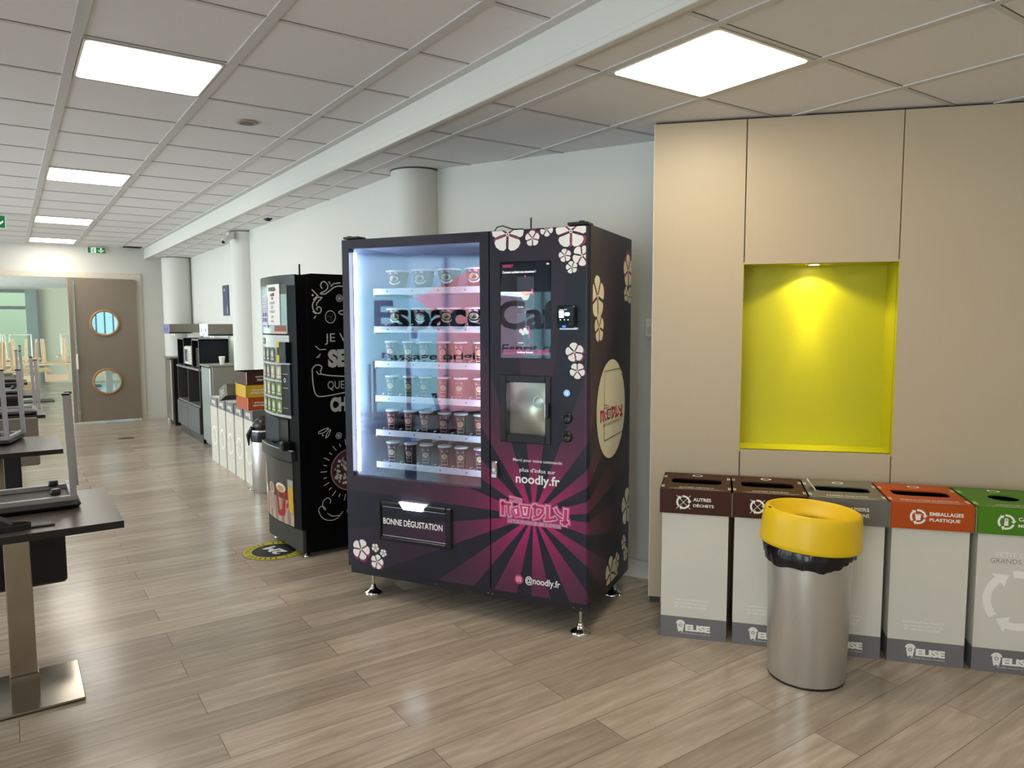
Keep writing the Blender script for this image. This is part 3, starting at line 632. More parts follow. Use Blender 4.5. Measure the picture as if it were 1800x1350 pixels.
for ri,(z,rn,food,body) in enumerate(rows):
    proto=None
    for k in range(6):
        p=MT@Vector((.195+k*.1087+(.004 if k%2 else -.003),.172,z)); la='small noodle cup on the %s behind the glass, %s from the left'%(rn,names6[k])
        if proto is None: proto=make_cup(food,body); o=proto; o.location=p; o.rotation_euler=(0,0,MA+.25); tag(o,la,'noodle cup','noodle cups in the vending machine')
        else: dup(proto,p,MA+.1+random.random()*.35,la)
proto=None
for z,rn in ((1.489,'second shelf from the top'),(1.694,'top shelf')):
    for k in range(4):
        p=MT@Vector((.225+k*.163,.195,z)); la='wide noodle bowl on the %s behind glass, %s from left'%(rn,names6[k])
        if proto is None: proto=make_bowl(); proto.location=p; proto.rotation_euler=(0,0,MA+.2); tag(proto,la,'noodle bowl','noodle bowls in the vending machine')
        else: dup(proto,p,MA+.15,la)

# ================================================================= COFFEE MACHINE
CO=(1.462,5.151,0); CA=math.radians(-87); CW,CD,CZ=.625,.70,1.822
cm=empty('coffee_machine',CO,CA,'tall black coffee machine with chalk drawings on its side and a curved front','coffee machine')
CB=pm('coffee_black','#040405',.5,spec=.14); PLG=pm('coffee_plinth','#34352f',.5); CHK=pm('chalk_print','#c9c7c2',.8,var=.15,scale=200)
c=MB(); c.box((0,.07,.185),(CW,CD,CZ),CB,bev=.004); c.box((.08,.1,CZ),(CW,.36,CZ+.006),CB); c.build('cabinet',cm)
c=MB(); c.box((.0,.005,.03),(CW,.03,.185),PLG,bev=.003); c.box((.0,.03,.03),(CW,CD,.185),CB); c.build('plinth',cm)
for x,y in ((.04,.05),(CW-.04,.05),(.04,.62),(CW-.04,.62)):
    c=MB(); c.lathe([(.024,0),(.024,.007),(.012,.012),(.012,.032)],CHROME,(x,y,0),n=20); c.build('foot',cm)
BUL=.038
def cv(a,off=0): # curved front: y for x
    u=(a-CW/2)/(CW/2); return -BUL*(1-u*u)-off
def cbox(mb,x0,x1,z0,z1,m,off=0,th=None,n=14):
    vs=[];fs=[]
    for i in range(n+1):
        x=x0+(x1-x0)*i/n; y=cv(x,off)
        yb=.068 if th is None else y+th
        vs+=[(x,y,z0),(x,y,z1),(x,yb,z1),(x,yb,z0)]
    for i in range(n):
        a=4*i
        for j in range(4): fs.append((a+j,a+(j+1)%4,a+4+(j+1)%4,a+4+j))
    fs.append((0,3,2,1)); a=4*n; fs.append((a,a+1,a+2,a+3)); mb.add(vs,fs,m)
def cmp_(off): return lambda a,b:(a,cv(a,off),b)
c=MB(); cbox(c,0,CW,.19,.648,CB); cbox(c,0,CW,.900,CZ-.004,CB); cbox(c,0,.045,.648,.900,CB); cbox(c,.52,CW,.648,.9,CB,n=4); c.box((.04,.05,.648),(.53,.068,.9),CB); cd=c.build('curved_door',cm)
c=MB(); cbox(c,0,CW,CZ-.07,CZ-.002,DKGREY,.004,.01); c.build('top_band',cd)
# upper display
c=MB(); cbox(c,.012,.53,1.447,1.762,pm('display_mint','#a9c4c2',.2,var=.25,scale=3),.004,.006); q=cmp_(.0052); q2=cmp_(.0062); q3=cmp_(.007)
def cpoly(mb,off,x0,x1,z0,z1,m,n=6): cbox(mb,x0,x1,z0,z1,m,off,.001,n)
cpoly(c,.0055,.26,.53,1.70,1.762,pm('display_grey','#4d5450',.3)); 
for k in range(4): c.ring(q,(.05+.02*k,1.49+.07*(k%2)),.02,.024,WPRINT,n=18)
cpoly(c,.006,.36,.52,1.449,1.500,pm('display_wood','#8a4f34',.4)); cpoly(c,.0065,.30,.53,1.447,1.462,pm('display_cloth','#c9b3a4',.5))
c.build('display_panel',cd)
c=MB(); cpoly(c,.010,.25,.455,1.503,1.766,WPRINT); qq=cmp_(.0118)
text(c,qq,'FORZA',.285,1.722,.12,.026,BLACK,.05); text(c,qq,'café',.31,1.690,.075,.022,pm('ink_red','#a3342c',.6),.04)
for i,w in enumerate(('PLANTÉ','SUR','CHAQUE','CAFÉ','FÊTE')): text(c,qq,w,.300+(.02 if len(w)<5 else 0),1.640-i*.030,.09 if len(w)>4 else .045,.018,pm('ink_grey','#77757a',.6),.01)
c.poly(qq,[(.335,1.682),(.36,1.682),(.355,1.668),(.34,1.668)],BLACK); c.build('white_poster',cd)
c=MB(); cpoly(c,.011,.118,.243,1.485,1.695,pm('notice_lilac','#d8d2e4',.5)); qq=cmp_(.013); IN=pm('ink_violet','#6f5fa0',.6)
for i,(a,b) in enumerate(((.15,.05),(.15,.05),(.135,.09),(.135,.09),(.13,.03),(.13,.10),(.13,.10))): c.stroke(qq,[(a,1.683-i*.014),(a+b,1.683-i*.014)],.003,IN)
for x in (.13,.19):
    for z in (1.56,1.525): c.poly(qq,[(x,z),(x+.04,z),(x+.04,z+.026),(x,z+.026)],IN)
c.stroke(qq,[(.13,1.498),(.21,1.498)],.006,IN); c.build('taped_notice',cd)
# selection
c=MB(); cbox(c,.012,.545,.905,1.437,pm('selection_silver','#c9cbc8',.3,.2),.003,.006); sp_=c.build('selection_panel',cd)
c=MB(); qc=cmp_(.006); qd=cmp_(.0068); qe=cmp_(.0074)
cols=[pm('card_grey','#57605a',.4),pm('card_taupe','#7a6d57',.4),pm('card_cream','#b3a98a',.4),pm('card_green','#6f8a3a',.4)]
for i in range(4):
    for j in range(4):
        x=.07+j*.098; z=1.258-i*.112
        c.poly(qc,rrect(x,z,x+.082,z+.098,.012,3),BLACK); c.poly(qd,rrect(x+.006,z+.006,x+.076,z+.092,.009,3),cols[min(3,i+(1 if j>1 and i>0 else 0))]); c.disc(qe,(x+.04,z+.055),.018,pm('card_cup','#d9d5c4',.5),ry=.024,n=14); c.stroke(qe,[(x+.016,z+.022),(x+.066,z+.022)],.006,WPRINT)
c.poly(qc,rrect(.07,1.375,.14,1.415,.008,3),BLACK); text(c,qe,'ECO',.082,1.386,.045,.018,WPRINT,.03); c.build('drink_cards',sp_)
c=MB(); cbox(c,.455,.56,.925,1.25,pm('key_column','#24262a',.25),.012,.02,n=5); qk=cmp_(.0135)
for z in (1.19,1.10,.97): c.stroke(qk,[(.475,z),(.535,z)],.004,pm('ink_pale','#9aa0a0',.5))
c.disc(qk,(.50,1.15),.014,ALU,n=20); c.disc(cmp_(.0142),(.50,1.15),.009,BLACK,n=16); c.build('key_column',cd)
YEL=pm('reader_yellow','#c9c12c',.45)
c=MB(); cbox(c,.40,.47,1.262,1.395,YEL,.016,.03,n=4); cbox(c,.47,.55,1.262,1.395,BLACK,.03,.05,n=4); c.disc(cmp_(.031),(.505,1.33),.03,DKGREY,n=20); c.poly(cmp_(.0165),[(.41,1.31),(.455,1.31),(.455,1.36),(.41,1.36)],BLACK); c.build('card_reader',cd)
# dispensing bay
BAY=pm('bay_dark','#232428',.25)
c=MB(); c.add([(.05,cv(.05),.648),(.50,cv(.50),.648),(.50,cv(.5),.895),(.05,cv(.05),.895),(.15,.04,.70),(.40,.04,.70),(.40,.04,.86),(.15,.04,.86)],[(0,1,5,4),(1,2,6,5),(2,3,7,6),(3,0,4,7),(4,5,6,7)],BAY); c.build('dispensing_bay',cd)
c=MB(); cbox(c,.0,.58,.628,.70,pm('shelf_charcoal','#2e2f31',.35),.028,.05); c.stroke(cmp_(.0285),[(.0+.05*i,.702) for i in range(13)],.004,ALU); c.box((.50,-.09,.70),(.56,-.03,.76),BLACK,bev=.01); c.build('cup_ledge',cd)
# lower photo poster
def wood_poster():
    m,n,b=nodes('poster_wood'); tc=n.nodes.new('ShaderNodeTexCoord'); w=n.nodes.new('ShaderNodeTexWave'); w.inputs['Scale'].default_value=3.2; w.inputs['Distortion'].default_value=2.5; w.inputs['Detail'].default_value=3
    n.links.new(tc.outputs['Object'],w.inputs[0]); n.links.new(mixc(n,w.outputs[0],lin('#8d7463'),lin('#c4aa98')),b.inputs['Base Color']); b.inputs['Roughness'].default_value=.4; return m
c=MB(); cbox(c,.012,.545,.34,.612,pm('poster_slate','#3c3934',.35,var=.15,scale=3),.003,.006); cbox(c,.012,.545,.198,.36,wood_poster(),.0035,.006)
o1=cmp_(.0046);o2=cmp_(.0054);o3=cmp_(.0062)
def P_(l): return l
c.poly(o1,[(.30,.415),(.45,.43),(.44,.27),(.42,.245),(.35,.235),(.32,.25)],pm('mug_red','#a5161a',.3)); c.disc(o2,(.375,.43),.075,WPRINT,ry=.03); c.disc(o3,(.375,.425),.058,pm('mug_foam','#c79a5e',.5),ry=.022)
c.ring(o1,(.455,.36),.022,.045,pm('mug_red','#a5161a',.3),a0=-PI/2,a1=PI/2,n=16,ry=1.2)
c.poly(o1,[(.478,.50),(.545,.50),(.545,.27),(.50,.275),(.485,.30)],pm('juice_glass','#aaa89a',.2)); c.poly(o2,[(.484,.455),(.545,.455),(.545,.285),(.505,.29),(.49,.31)],pm('juice_yellow','#d2aa2e',.3))
c.poly(o1,[(.15,.39),(.26,.40),(.25,.27),(.18,.25),(.16,.27)],pm('latte_glass','#a58d80',.3)); c.disc(o2,(.205,.405),.052,pm('latte_top','#b38467',.4),ry=.030); c.ring(o2,(.205,.405),.052,.058,WPRINT,n=24,ry=.6)
c.poly(o1,[(.012,.60),(.04,.52),(.05,.42),(.09,.37),(.05,.30),(.012,.34)],WPRINT); c.build('lower_poster',cd)
c=MB(); c.cyl((CW-.05,.05,CZ-.005),(CW-.05,.05,CZ+.065),.006,BLACK,10); c.build('antenna',cm)
# chalk art on the side
CS=lambda a,b:(CW+.001,a,b); CS2=lambda a,b:(CW+.0016,a,b); CS3=lambda a,b:(CW+.0022,a,b)
CHALK=[[[.107,1.728],[.149,1.687]],[[.115,1.662],[.141,1.687]],[[.177,1.677],[.145,1.678],[.114,1.644],[.111,1.608],[.131,1.58],[.157,1.58],[.167,1.605],[.151,1.619],[.137,1.608],[.141,1.598]],[[.171,1.675],[.14,1.644],[.134,1.624]],[[.178,1.735],[.167,1.752],[.175,1.774],[.196,1.778],[.216,1.754],[.202,1.724],[.162,1.704],[.194,1.701],[.225,1.721],[.256,1.744],[.291,1.754],[.337,1.75]],[[.235,1.749],[.256,1.769],[.303,1.775]],[[.223,1.781],[.233,1.763]],[[.109,1.59],[.131,1.574]],[[.117,1.544],[.131,1.563]],[[.341,1.595],[.302,1.595],[.286,1.584],[.302,1.573],[.341,1.568]],[[.096,1.224],[.125,1.248],[.161,1.236],[.164,1.186],[.345,1.164]],[[.096,1.224],[.1,1.126],[.12,1.055],[.178,1.044],[.342,1.063]],[[.124,1.209],[.138,1.188],[.164,1.186]],[[.121,1.37],[.149,1.345],[.193,1.347]],[[.126,1.293],[.156,1.32],[.141,1.293]],[[.125,.813],[.161,.828],[.198,.833],[.161,.806],[.125,.805]],[[.173,.769],[.188,.803],[.211,.823],[.196,.785],[.173,.769]],[[.194,.332],[.199,.358],[.177,.374],[.149,.356],[.144,.321],[.161,.296],[.157,.315],[.13,.324],[.116,.299],[.137,.251],[.182,.224],[.238,.226],[.285,.268]],[[.174,.272],[.21,.246],[.257,.245]]]
def smooth(p,n=5):
    p=[Vector(q) for q in p]
    if len(p)<4: return p
    o=[]
    for i in range(len(p)-1):
        a=p[max(i-1,0)];b=p[i];c_=p[i+1];d=p[min(i+2,len(p)-1)]
        for k in range(n):
            t=k/n; o.append(.5*((2*b)+(c_-a)*t+(2*a-5*b+4*c_-d)*t*t+(3*b-a-3*c_+d)*t**3))
    o.append(p[-1]); return o
c=MB()
for i,p in enumerate(CHALK): c.stroke(CS,smooth(p),.0075 if i<12 else .006,CHK)
for r0 in range(27):
    a=math.radians(100+r0*13); lo=.172 if r0%2 else .168; hi=lo+(.024 if r0%2 else .042); cx,cz=.346,.543
    c.stroke(CS,[(cx+lo*math.cos(a),cz+lo*math.sin(a)),(cx+hi*math.cos(a),cz+hi*math.sin(a))],.006,CHK)
c.disc(CS,(.346,.543),.142,pm('bowl_rim','#9c9088',.5),n=40); c.disc(CS2,(.346,.543),.134,pm('bowl_berry','#5a2b30',.6,var=.5,scale=18),n=40)
rr=random.Random(3)
for k in range(90):
    a=rr.random()*6.28; d=.085*math.sqrt(rr.random()); c.disc(CS3,(.31+d*math.cos(a),.545+d*math.sin(a)*1.1),.005+.009*rr.random(),(WPRINT if k%3 else DKGREY),n=6)
for x,z,r in ((.293,1.676,.024),(.267,.777,.022),(.334,.266,.022)):
    c.ring(CS,(x,z),r-.004,r,CHK,n=24)
    for k in range(5): a=k*PI/5; c.stroke(CS,[(x-r*.7*math.cos(a),z-r*.7*math.sin(a)),(x+r*.7*math.cos(a),z+r*.7*math.sin(a))],.003,CHK)
c.ring(CS,(.228,1.555),.032,.037,CHK,n=28,ry=1.15); 
for k in range(20): a=rr.random()*6.28; d=.028*rr.random(); c.disc(CS,(.228+d*math.cos(a),1.555+d*math.sin(a)),.0015,CHK,n=5)
c.disc(CS,(.112,1.692),.007,CHK); c.disc(CS,(.156,.79),.006,CHK)
text(c,CS,'JE V',.186,1.375,.155,.072,CHK,-.0,slant=.03); text(c,CS,'SE',.204,1.226,.135,.118,CHK,.06,slant=.02); text(c,CS,'QUEL',.198,1.078,.145,.062,CHK,0.0,slant=-.01)
text(c,CS,'CH',.212,.935,.115,.098,CHK,.06); c.build('chalk_print',cm)

# floor sticker
st=empty('floor_sticker',(1.40,4.81,.0),CA-.1,'round yellow and black 2 metre distance sticker on the floor before the coffee machine','floor sticker')
SY=pm('sticker_yellow','#c3bc30',.5); SB=pm('sticker_black','#1b1b1b',.5)
c=MB(); Z=lambda a,b:(a,b,.0012); Z2=lambda a,b:(a,b,.0018); Z3=lambda a,b:(a,b,.0024); c.disc(Z,(0,0),.205,SB,n=48); c.ring(Z2,(0,0),.145,.202,SY,n=48)
RM=Matrix.Rotation(math.radians(195),2)
def rp(a,b): v=RM@Vector((a,b)); return (v.x,v.y,.003)
text(c,rp,'2M',-.09,-.045,.18,.09,WPRINT,.05)
for k in range(32):
    a=2*PI*k/32
    if k%8==0: continue
    c.stroke(Z3,[(.158*math.cos(a),.158*math.sin(a)),(.188*math.cos(a+.02),.188*math.sin(a+.02))],.010,SB)
c.build('sticker_print',st)

# ================================================================= CARDBOARD RECYCLING BINS
BWD,BDP,BH=.305,.365,.712; LH=.115; LW,LD=.328,.392
GREYB=pm('band_grey','#716e6f',.5); FAINT=pm('faint_print','#efebe0',.5); PALE=pm('pale_print','#f6f3ea',.5); TX2=pm('grey_text','#8c8579',.5); INSIDE=pm('bin_inside','#0c0b0a',.7)
def recycle(mb,mp,cx,cz,r,m,w=.2,cross=False,inner=None,mp2=None):
    for k in range(3):
        a0=math.radians(100-120*k); a1=a0-math.radians(88)
        mb.ring(mp,(cx,cz),r*(1-w),r*(1+w*.25),m,a0=a1,a1=a0,n=14)
        rm=r*(1-w*.38); t=a1-math.radians(24)
        mb.poly(mp,[(cx+r*(1-w*1.9)*math.cos(a1),cz+r*(1-w*1.9)*math.sin(a1)),(cx+r*(1+w*1.1)*math.cos(a1),cz+r*(1+w*1.1)*math.sin(a1)),(cx+rm*math.cos(t),cz+rm*math.sin(t))],m)
    if cross:
        for s in (-1,1): mb.stroke(mp2,[(cx-r*1.05,cz-s*r*1.05),(cx+r*1.05,cz+s*r*1.05)],r*.07,m)
    if inner=='cup':
        mb.poly(mp,[(cx-r*.38,cz+r*.22),(cx+r*.38,cz+r*.22),(cx+r*.28,cz-r*.5),(cx-r*.28,cz-r*.5)],m); mb.stroke(mp,[(cx-r*.45,cz+r*.32),(cx+r*.45,cz+r*.32)],r*.1,m)
    if inner=='can':
        mb.poly(mp,[(cx-r*.25,cz+r*.1),(cx+r*.25,cz+r*.1),(cx+r*.25,cz-r*.5),(cx-r*.25,cz-r*.5)],m); mb.ring(mp,(cx,cz+r*.3),r*.1,r*.25,m,n=14)
    if inner=='paper': mb.poly(mp,[(cx-r*.3,cz+r*.45),(cx+r*.3,cz+r*.45),(cx+r*.3,cz-r*.45),(cx-r*.3,cz-r*.45)],m)
def bin_body(root,flip=False,ring=False,big=False):
    c=MB(); w=BWD; t=.004
    c.box((0,0,0),(w,t,BH),CARD); c.box((0,BDP-t,0),(w,BDP,BH),CARD); c.box((0,t,0),(t,BDP-t,BH),CARD); c.box((w-t,t,0),(w,BDP-t,BH),CARD); c.box((t,t,0 if not flip else BH-t),(w-t,BDP-t,t if not flip else BH),CARD)
    b=c.build('body',root)
    def F(off): return (lambda a,z:(w-a,-off,BH-z)) if flip else (lambda a,z:(a,-off,z))
    c=MB(); f1,f2,f3=F(.0006),F(.0012),F(.0018); bh=.104
    c.poly(f1,[(0,0),(w,0),(w,bh),(0,bh)],GREYB)
    sr=(lambda a,z:(w+.0006,a,BH-z)) if flip else (lambda a,z:(w+.0006,a,z)); sl=(lambda a,z:(-.0006,a,BH-z)) if flip else (lambda a,z:(-.0006,a,z))
    c.poly(sr,[(0,0),(BDP,0),(BDP,bh),(0,bh)],GREYB); c.poly(sl,[(0,0),(BDP,0),(BDP,bh),(0,bh)],GREYB)
    # elise mark: a bearded head in a pin shape
    x,z=.094,.062
    c.ring(f2,(x,z),.008,.0165,FAINT,n=20); c.disc(f2,(x,z),.005,FAINT,n=12); c.ring(f2,(x,z+.005),.012,.022,FAINT,a0=.15,a1=PI-.15,n=14)
    c.poly(f2,[(x-.016,z-.004),(x-.007,z-.016),(x+.007,z-.016),(x+.016,z-.004),(x+.010,z-.034),(x,z-.027),(x-.010,z-.034)],FAINT)
    text(c,f2,'ELISE',.116,.036,.116,.033,FAINT,.06); text(c,f2,'Une belle idée pour vos déchets',.094,.0215,.138,.007,FAINT,.0)
    if not big:
        for i,sx in enumerate(('FABRIQUÉE EN FRANCE,','EN MATIÈRE RECYCLÉE','ET 100% RECYCLABLE')): text(c,f1,sx,.060+.004*i,.184-i*.017,.166-.012*i,.0105,PALE,0)
    if ring: recycle(c,f1,w/2,.42,.105,PALE,.16)
    if big:
        text(c,f1,'PETIT GESTE',.072,.512,.175,.021,FAINT,.0); text(c,f1,'GRANDS EFFETS',.050,.484,.215,.021,TX2,-.004); recycle(c,f1,.160,.325,.125,FAINT,.2)
    c.build('body_print',root)
def lid_part(name,parent,col,words,top,kind='slot',inner=None,cross=False,T=None,side=False):
    x0,x1,y0,y1=-(LW-BWD)/2,BWD+(LW-BWD)/2,-.014,LD-.014; t=.003
    CM=pm('lid_'+col[0],col[1],.48,var=.03,spec=.25); INN=pm('card_edge','#cfc6b2',.6)
    c=MB(); c.box((x0,y0,0),(x1,y0+t,LH),CM,T=T); c.box((x0,y1-t,0),(x1,y1,LH),CM,T=T); c.box((x0,y0,0),(x0+t,y1,LH),CM,T=T); c.box((x1-t,y0,0),(x1,y1,LH),CM,T=T)
    c.box((x0-.0012,y0+.002,-.002),(x0-.0002,y0+.014,LH-.004),INN,T=T); c.box((x1+.0002,y0+.002,-.002),(x1+.0012,y0+.014,LH-.004),INN,T=T)
    cx,cy=(x0+x1)/2,(y0+y1)/2+.01
    angs=sorted([2*PI*k/40 for k in range(40)]+[math.atan2(b-cy,a-cx)%(2*PI) for a in (x0,x1) for b in (y0,y1)])
    o=[];h=[]
    for a in angs:
        ca,sa=math.cos(a),math.sin(a)
        tt=min([q for q in (((x1-cx)/ca if ca>1e-9 else 9),((x0-cx)/ca if ca<-1e-9 else 9),((y1-cy)/sa if sa>1e-9 else 9),((y0-cy)/sa if sa<-1e-9 else 9))])
        o.append((cx+ca*tt,cy+sa*tt,LH))
        if kind=='slot': rx,ry,e=.120,.058,6
        else: rx,ry,e=.062,.062,2
        k=(abs(ca/rx)**e+abs(sa/ry)**e)**(-1/e); h.append((cx+ca*k,cy+sa*k,LH))
    n=len(angs); c.add(o+h+[(p[0],p[1],LH-.006) for p in h],[(i,(i+1)%n,n+(i+1)%n,n+i) for i in range(n)]+[(n+i,n+(i+1)%n,2*n+(i+1)%n,2*n+i) for i in range(n)],CM,T)
    l=c.build(name,parent)
    ap=(lambda v:tuple(T@Vector(v))) if T is not None else (lambda v:v)
    c=MB(); c2=MB(); c3=MB(); F=lambda a,z:ap((a,y0-.0006,z)); F2=lambda a,z:ap((a,y0-.0012,z)); TP=lambda a,b:ap((a,b,LH+.0006))
    recycle(c,F,.098,.056,.031,FAINT,.22,cross,inner,F2)
    for i,sx in enumerate(words): text(c2,F,sx,.143,.063-.027*i,.0125*len(sx)+.006,.0165,FAINT,.025)
    text(c3,TP,top,.155-len(top)*.0058,.038,len(top)*.0116,.018,FAINT,.03); c3.stroke(TP,[(.03,.018),(.28,.018)],.003,FAINT); c3.stroke(TP,[(.05,.008),(.26,.008)],.002,FAINT)
    c3.ring(TP,(.155,.325),.018,.026,FAINT,n=20)
    for sx in (x0+.004,x1-.016):
        for sy in (.03,.25): c3.poly(TP,[(sx,sy),(sx+.004,sy),(sx+.004,sy+.05),(sx,sy+.05)],FAINT); c3.poly(TP,[(sx+.008,sy),(sx+.012,sy),(sx+.012,sy+.05),(sx+.008,sy+.05)],FAINT)
    c.build('lid_icon',l); c2.build('lid_lettering',l); c3.build('top_print',l); return l
BROWN=('brown','#3e1c0c');GREY=('grey','#6d6a62');ORANGE=('orange','#b04a10');GREEN=('green','#4a7d17');YELL=('yellow','#c9a21f')
specs=[(0,BROWN,('AUTRES','DÉCHETS'),'AUTRES DÉCHETS','slot',None,True,'cardboard bin with brown lid at the left end of the row by the vending machine'),
(.332,BROWN,('AUTRES','DÉCHETS'),'AUTRES DÉCHETS','slot',None,True,'cardboard bin with brown lid, second from the left, partly behind the yellow topped bin'),
(.664,GREY,('PAPIERS','CARTONS'),'PAPIERS CARTONS','slot','paper',False,'cardboard bin with grey lid right behind the yellow topped steel bin'),
(.997,ORANGE,('EMBALLAGES','PLASTIQUE'),'EMBALLAGES PLASTIQUE','slot','cup',False,'cardboard bin with orange lid for plastic packaging'),
(1.333,GREEN,('CANETTES','MÉTAL'),'CANETTES MÉTAL','round','can',False,'cardboard bin with green lid and round opening at the right edge')]
BA=math.radians(-50.3); bu=Vector((math.cos(BA),math.sin(BA)))
for s,col,words,top,kind,inner,cross,la in specs:
    p=Vector((2.536,2.397))+bu*s
    r=empty('recycling_bin',(p.x,p.y,0),BA,la,'recycling bin','cardboard recycling bins')
    bin_body(r,big=(kind=='round')); lid_part('lid',r,col,words,top,kind,inner,cross,T=Matrix.Translation((0,0,.612)))
    c=MB(); c.box((.006,.006,.60),(BWD-.006,BDP-.006,.603),INSIDE); c.box((.005,.005,.603),(.009,BDP-.005,.705),INSIDE); c.box((BWD-.009,.005,.603),(BWD-.005,BDP-.005,.705),INSIDE); c.box((.009,.005,.603),(BWD-.009,.009,.705),INSIDE); c.box((.009,BDP-.009,.603),(BWD-.009,BDP-.005,.705),INSIDE)  # bag lining near black, with the shade inside the openings in its colour
    if s<.7: 
        for k in range(9): x=.05+k*.024; c.box((x,.12+.01*(k%2),.603),(x+.02,.25,.66-.01*(k%3)),INSIDE)
    c.build('bin_bag',r)
    if col is GREY:
        c=MB(); T=Matrix.Translation((.035,.16,.728))@Matrix.Rotation(math.radians(-38),4,'Y'); c.box((-.006,-.03,0),(0,.05,.05),pm('card_edge','#cfc6b2'),T=T); c.build('folded_tab',r)

# yellow topped steel bin
yb_=empty('steel_waste_bin',(2.765,1.765,0),0,'round brushed steel waste bin with a yellow funnel lid and black bag','waste bin')
BRUSH=pm('steel_body','#cfccc6',.36,.8,var=.05,scale=6,stretch=(60,60,1))
c=MB(); c.lathe([(.152,.0),(.154,.004),(.158,.012),(.172,.60)],BRUSH,n=64,cap=False); c.lathe([(.0001,.02),(.15,.02)],BRUSH,n=48,cap=False); c.build('body',yb_)
c=MB(); c.lathe([(.150,0),(.156,0),(.157,.010),(.152,.011)],BLACK,n=48); c.build('base_ring',yb_)
bag=pm('bag_plastic','#0d0d0f',.28,var=.3,scale=30,bump=.4)
c=MB(); vs=[];fs=[]; n=72; prof=[(.176,.592),(.186,.575),(.184,.555),(.180,.54)]
for i,(r_,z_) in enumerate(prof):
    for k in range(n):
        a=2*PI*k/n; dip=(.034*max(0,math.sin(a-1.75))**.7+.006*math.sin(5*a)+.003*math.sin(13*a))*i/3; rr_=r_+.003*math.sin(17*a+i)+.003*math.sin(29*a+2*i)+.002*math.sin(41*a)
        vs.append((rr_*math.cos(a),rr_*math.sin(a),z_-dip-.0*i))
for i in range(len(prof)-1):
    for k in range(n): a=i*n+k;b=i*n+(k+1)%n; fs.append((a,b,b+n,a+n))
c.add(vs,fs,bag,smooth=True); c.build('bin_bag',yb_)
LT=Matrix.Translation((0,0,.578))@Matrix.Rotation(math.radians(3.2),4,Vector((.57,.82,0)))
YP=pm('lid_yellow_plastic','#eac00c',.42,var=.01)
c=MB(); c.lathe([(.196,.008),(.200,.0),(.204,.004),(.2045,.02),(.1985,.10),(.193,.137),(.188,.146),(.180,.150),(.172,.149),(.166,.144),(.150,.130),(.115,.112),(.092,.106),(.084,.100),(.082,.085),(.150,.12),(.185,.132),(.194,.02)],YP,n=72,T=LT,cap=False); l=c.build('funnel_lid',yb_)
c=MB()
for a in (math.radians(148),math.radians(-35)): c.box((.176,-.009,.1475),(.190,.009,.1495),BLACK,T=LT@Matrix.Rotation(a,4,'Z')@Matrix.Rotation(.0,4,'Y'))
c.build('lid_clip',l)

# ================================================================= UPTURNED BOXES AND LIDS BEHIND THE COFFEE MACHINE
FA=math.radians(-90)
order=['farthest','fourth','third','second','nearest']
for k in range(5):
    y=8.50-k*.345
    r=empty('cardboard_box',(1.82,y,0),FA,'upturned white cardboard bin body, %s from the coffee machine in the row by the wall'%order[k],'cardboard box','upturned bin bodies by the wall')
    bin_body(r,flip=True,ring=True)
def loose_lid(loc,rz,col,words,top,label,tilt=None,flip=True):
    r=empty('loose_lid',loc,rz,label,'bin lid')
    T=Matrix.Translation((BWD,0,LH))@Matrix.Rotation(PI,4,'Y') if flip else Matrix.Identity(4)
    if tilt: T=tilt@T
    lid_part('lid_shell',r,col,words,top,'slot',None,False,T=T)
loose_lid((1.80,6.84,.7135),.02,ORANGE,('EMBALLAGES','PLASTIQUE'),'EMBALLAGES','upside-down orange bin lid, lowest of the stack on the white boxes')
loose_lid((1.785,6.85,.831),-.02,YELL,('BOUTEILLES','PLASTIQUE'),'BOUTEILLES','upside-down yellow bin lid in the middle of the stack')
loose_lid((1.80,6.86,.9485),.05,BROWN,('AUTRES','DÉCHETS'),'AUTRES DÉCHETS','upside-down brown bin lid on top of the stack')
loose_lid((1.74,7.63,.7415),FA-.05,GREY,('PAPIERS','CARTONS'),'PAPIERS','grey bin lid lying tilted beside the stack of lids',tilt=Matrix.Rotation(math.radians(-14),4,'Y'),flip=False)
# pedal bin
pb=empty('pedal_bin',(1.875,6.612,0),FA,'slim steel pedal bin with black bag between the white boxes and coffee machine','pedal bin')
c=MB(); c.lathe([(.118,.0),(.125,.008),(.125,.56),(.122,.565)],BRUSH,n=40); c.build('body',pb)
c=MB(); c.lathe([(.124,.56),(.134,.53),(.131,.49),(.127,.46)],bag,n=17,cap=False); c.lathe([(.10,.565),(.118,.60),(.09,.65),(.04,.68)],bag,n=9); c.tube([(0,-.11,.58),(-.03,-.145,.52),(-.05,-.135,.42)],[.03,.02,.006],bag,5); c.build('bin_bag',pb)
c=MB(); c.tube([(-.03,-.115,.02),(-.04,-.15,.035),(.04,-.15,.035),(.03,-.115,.02)],.007,CHROME,8); c.build('pedal',pb)

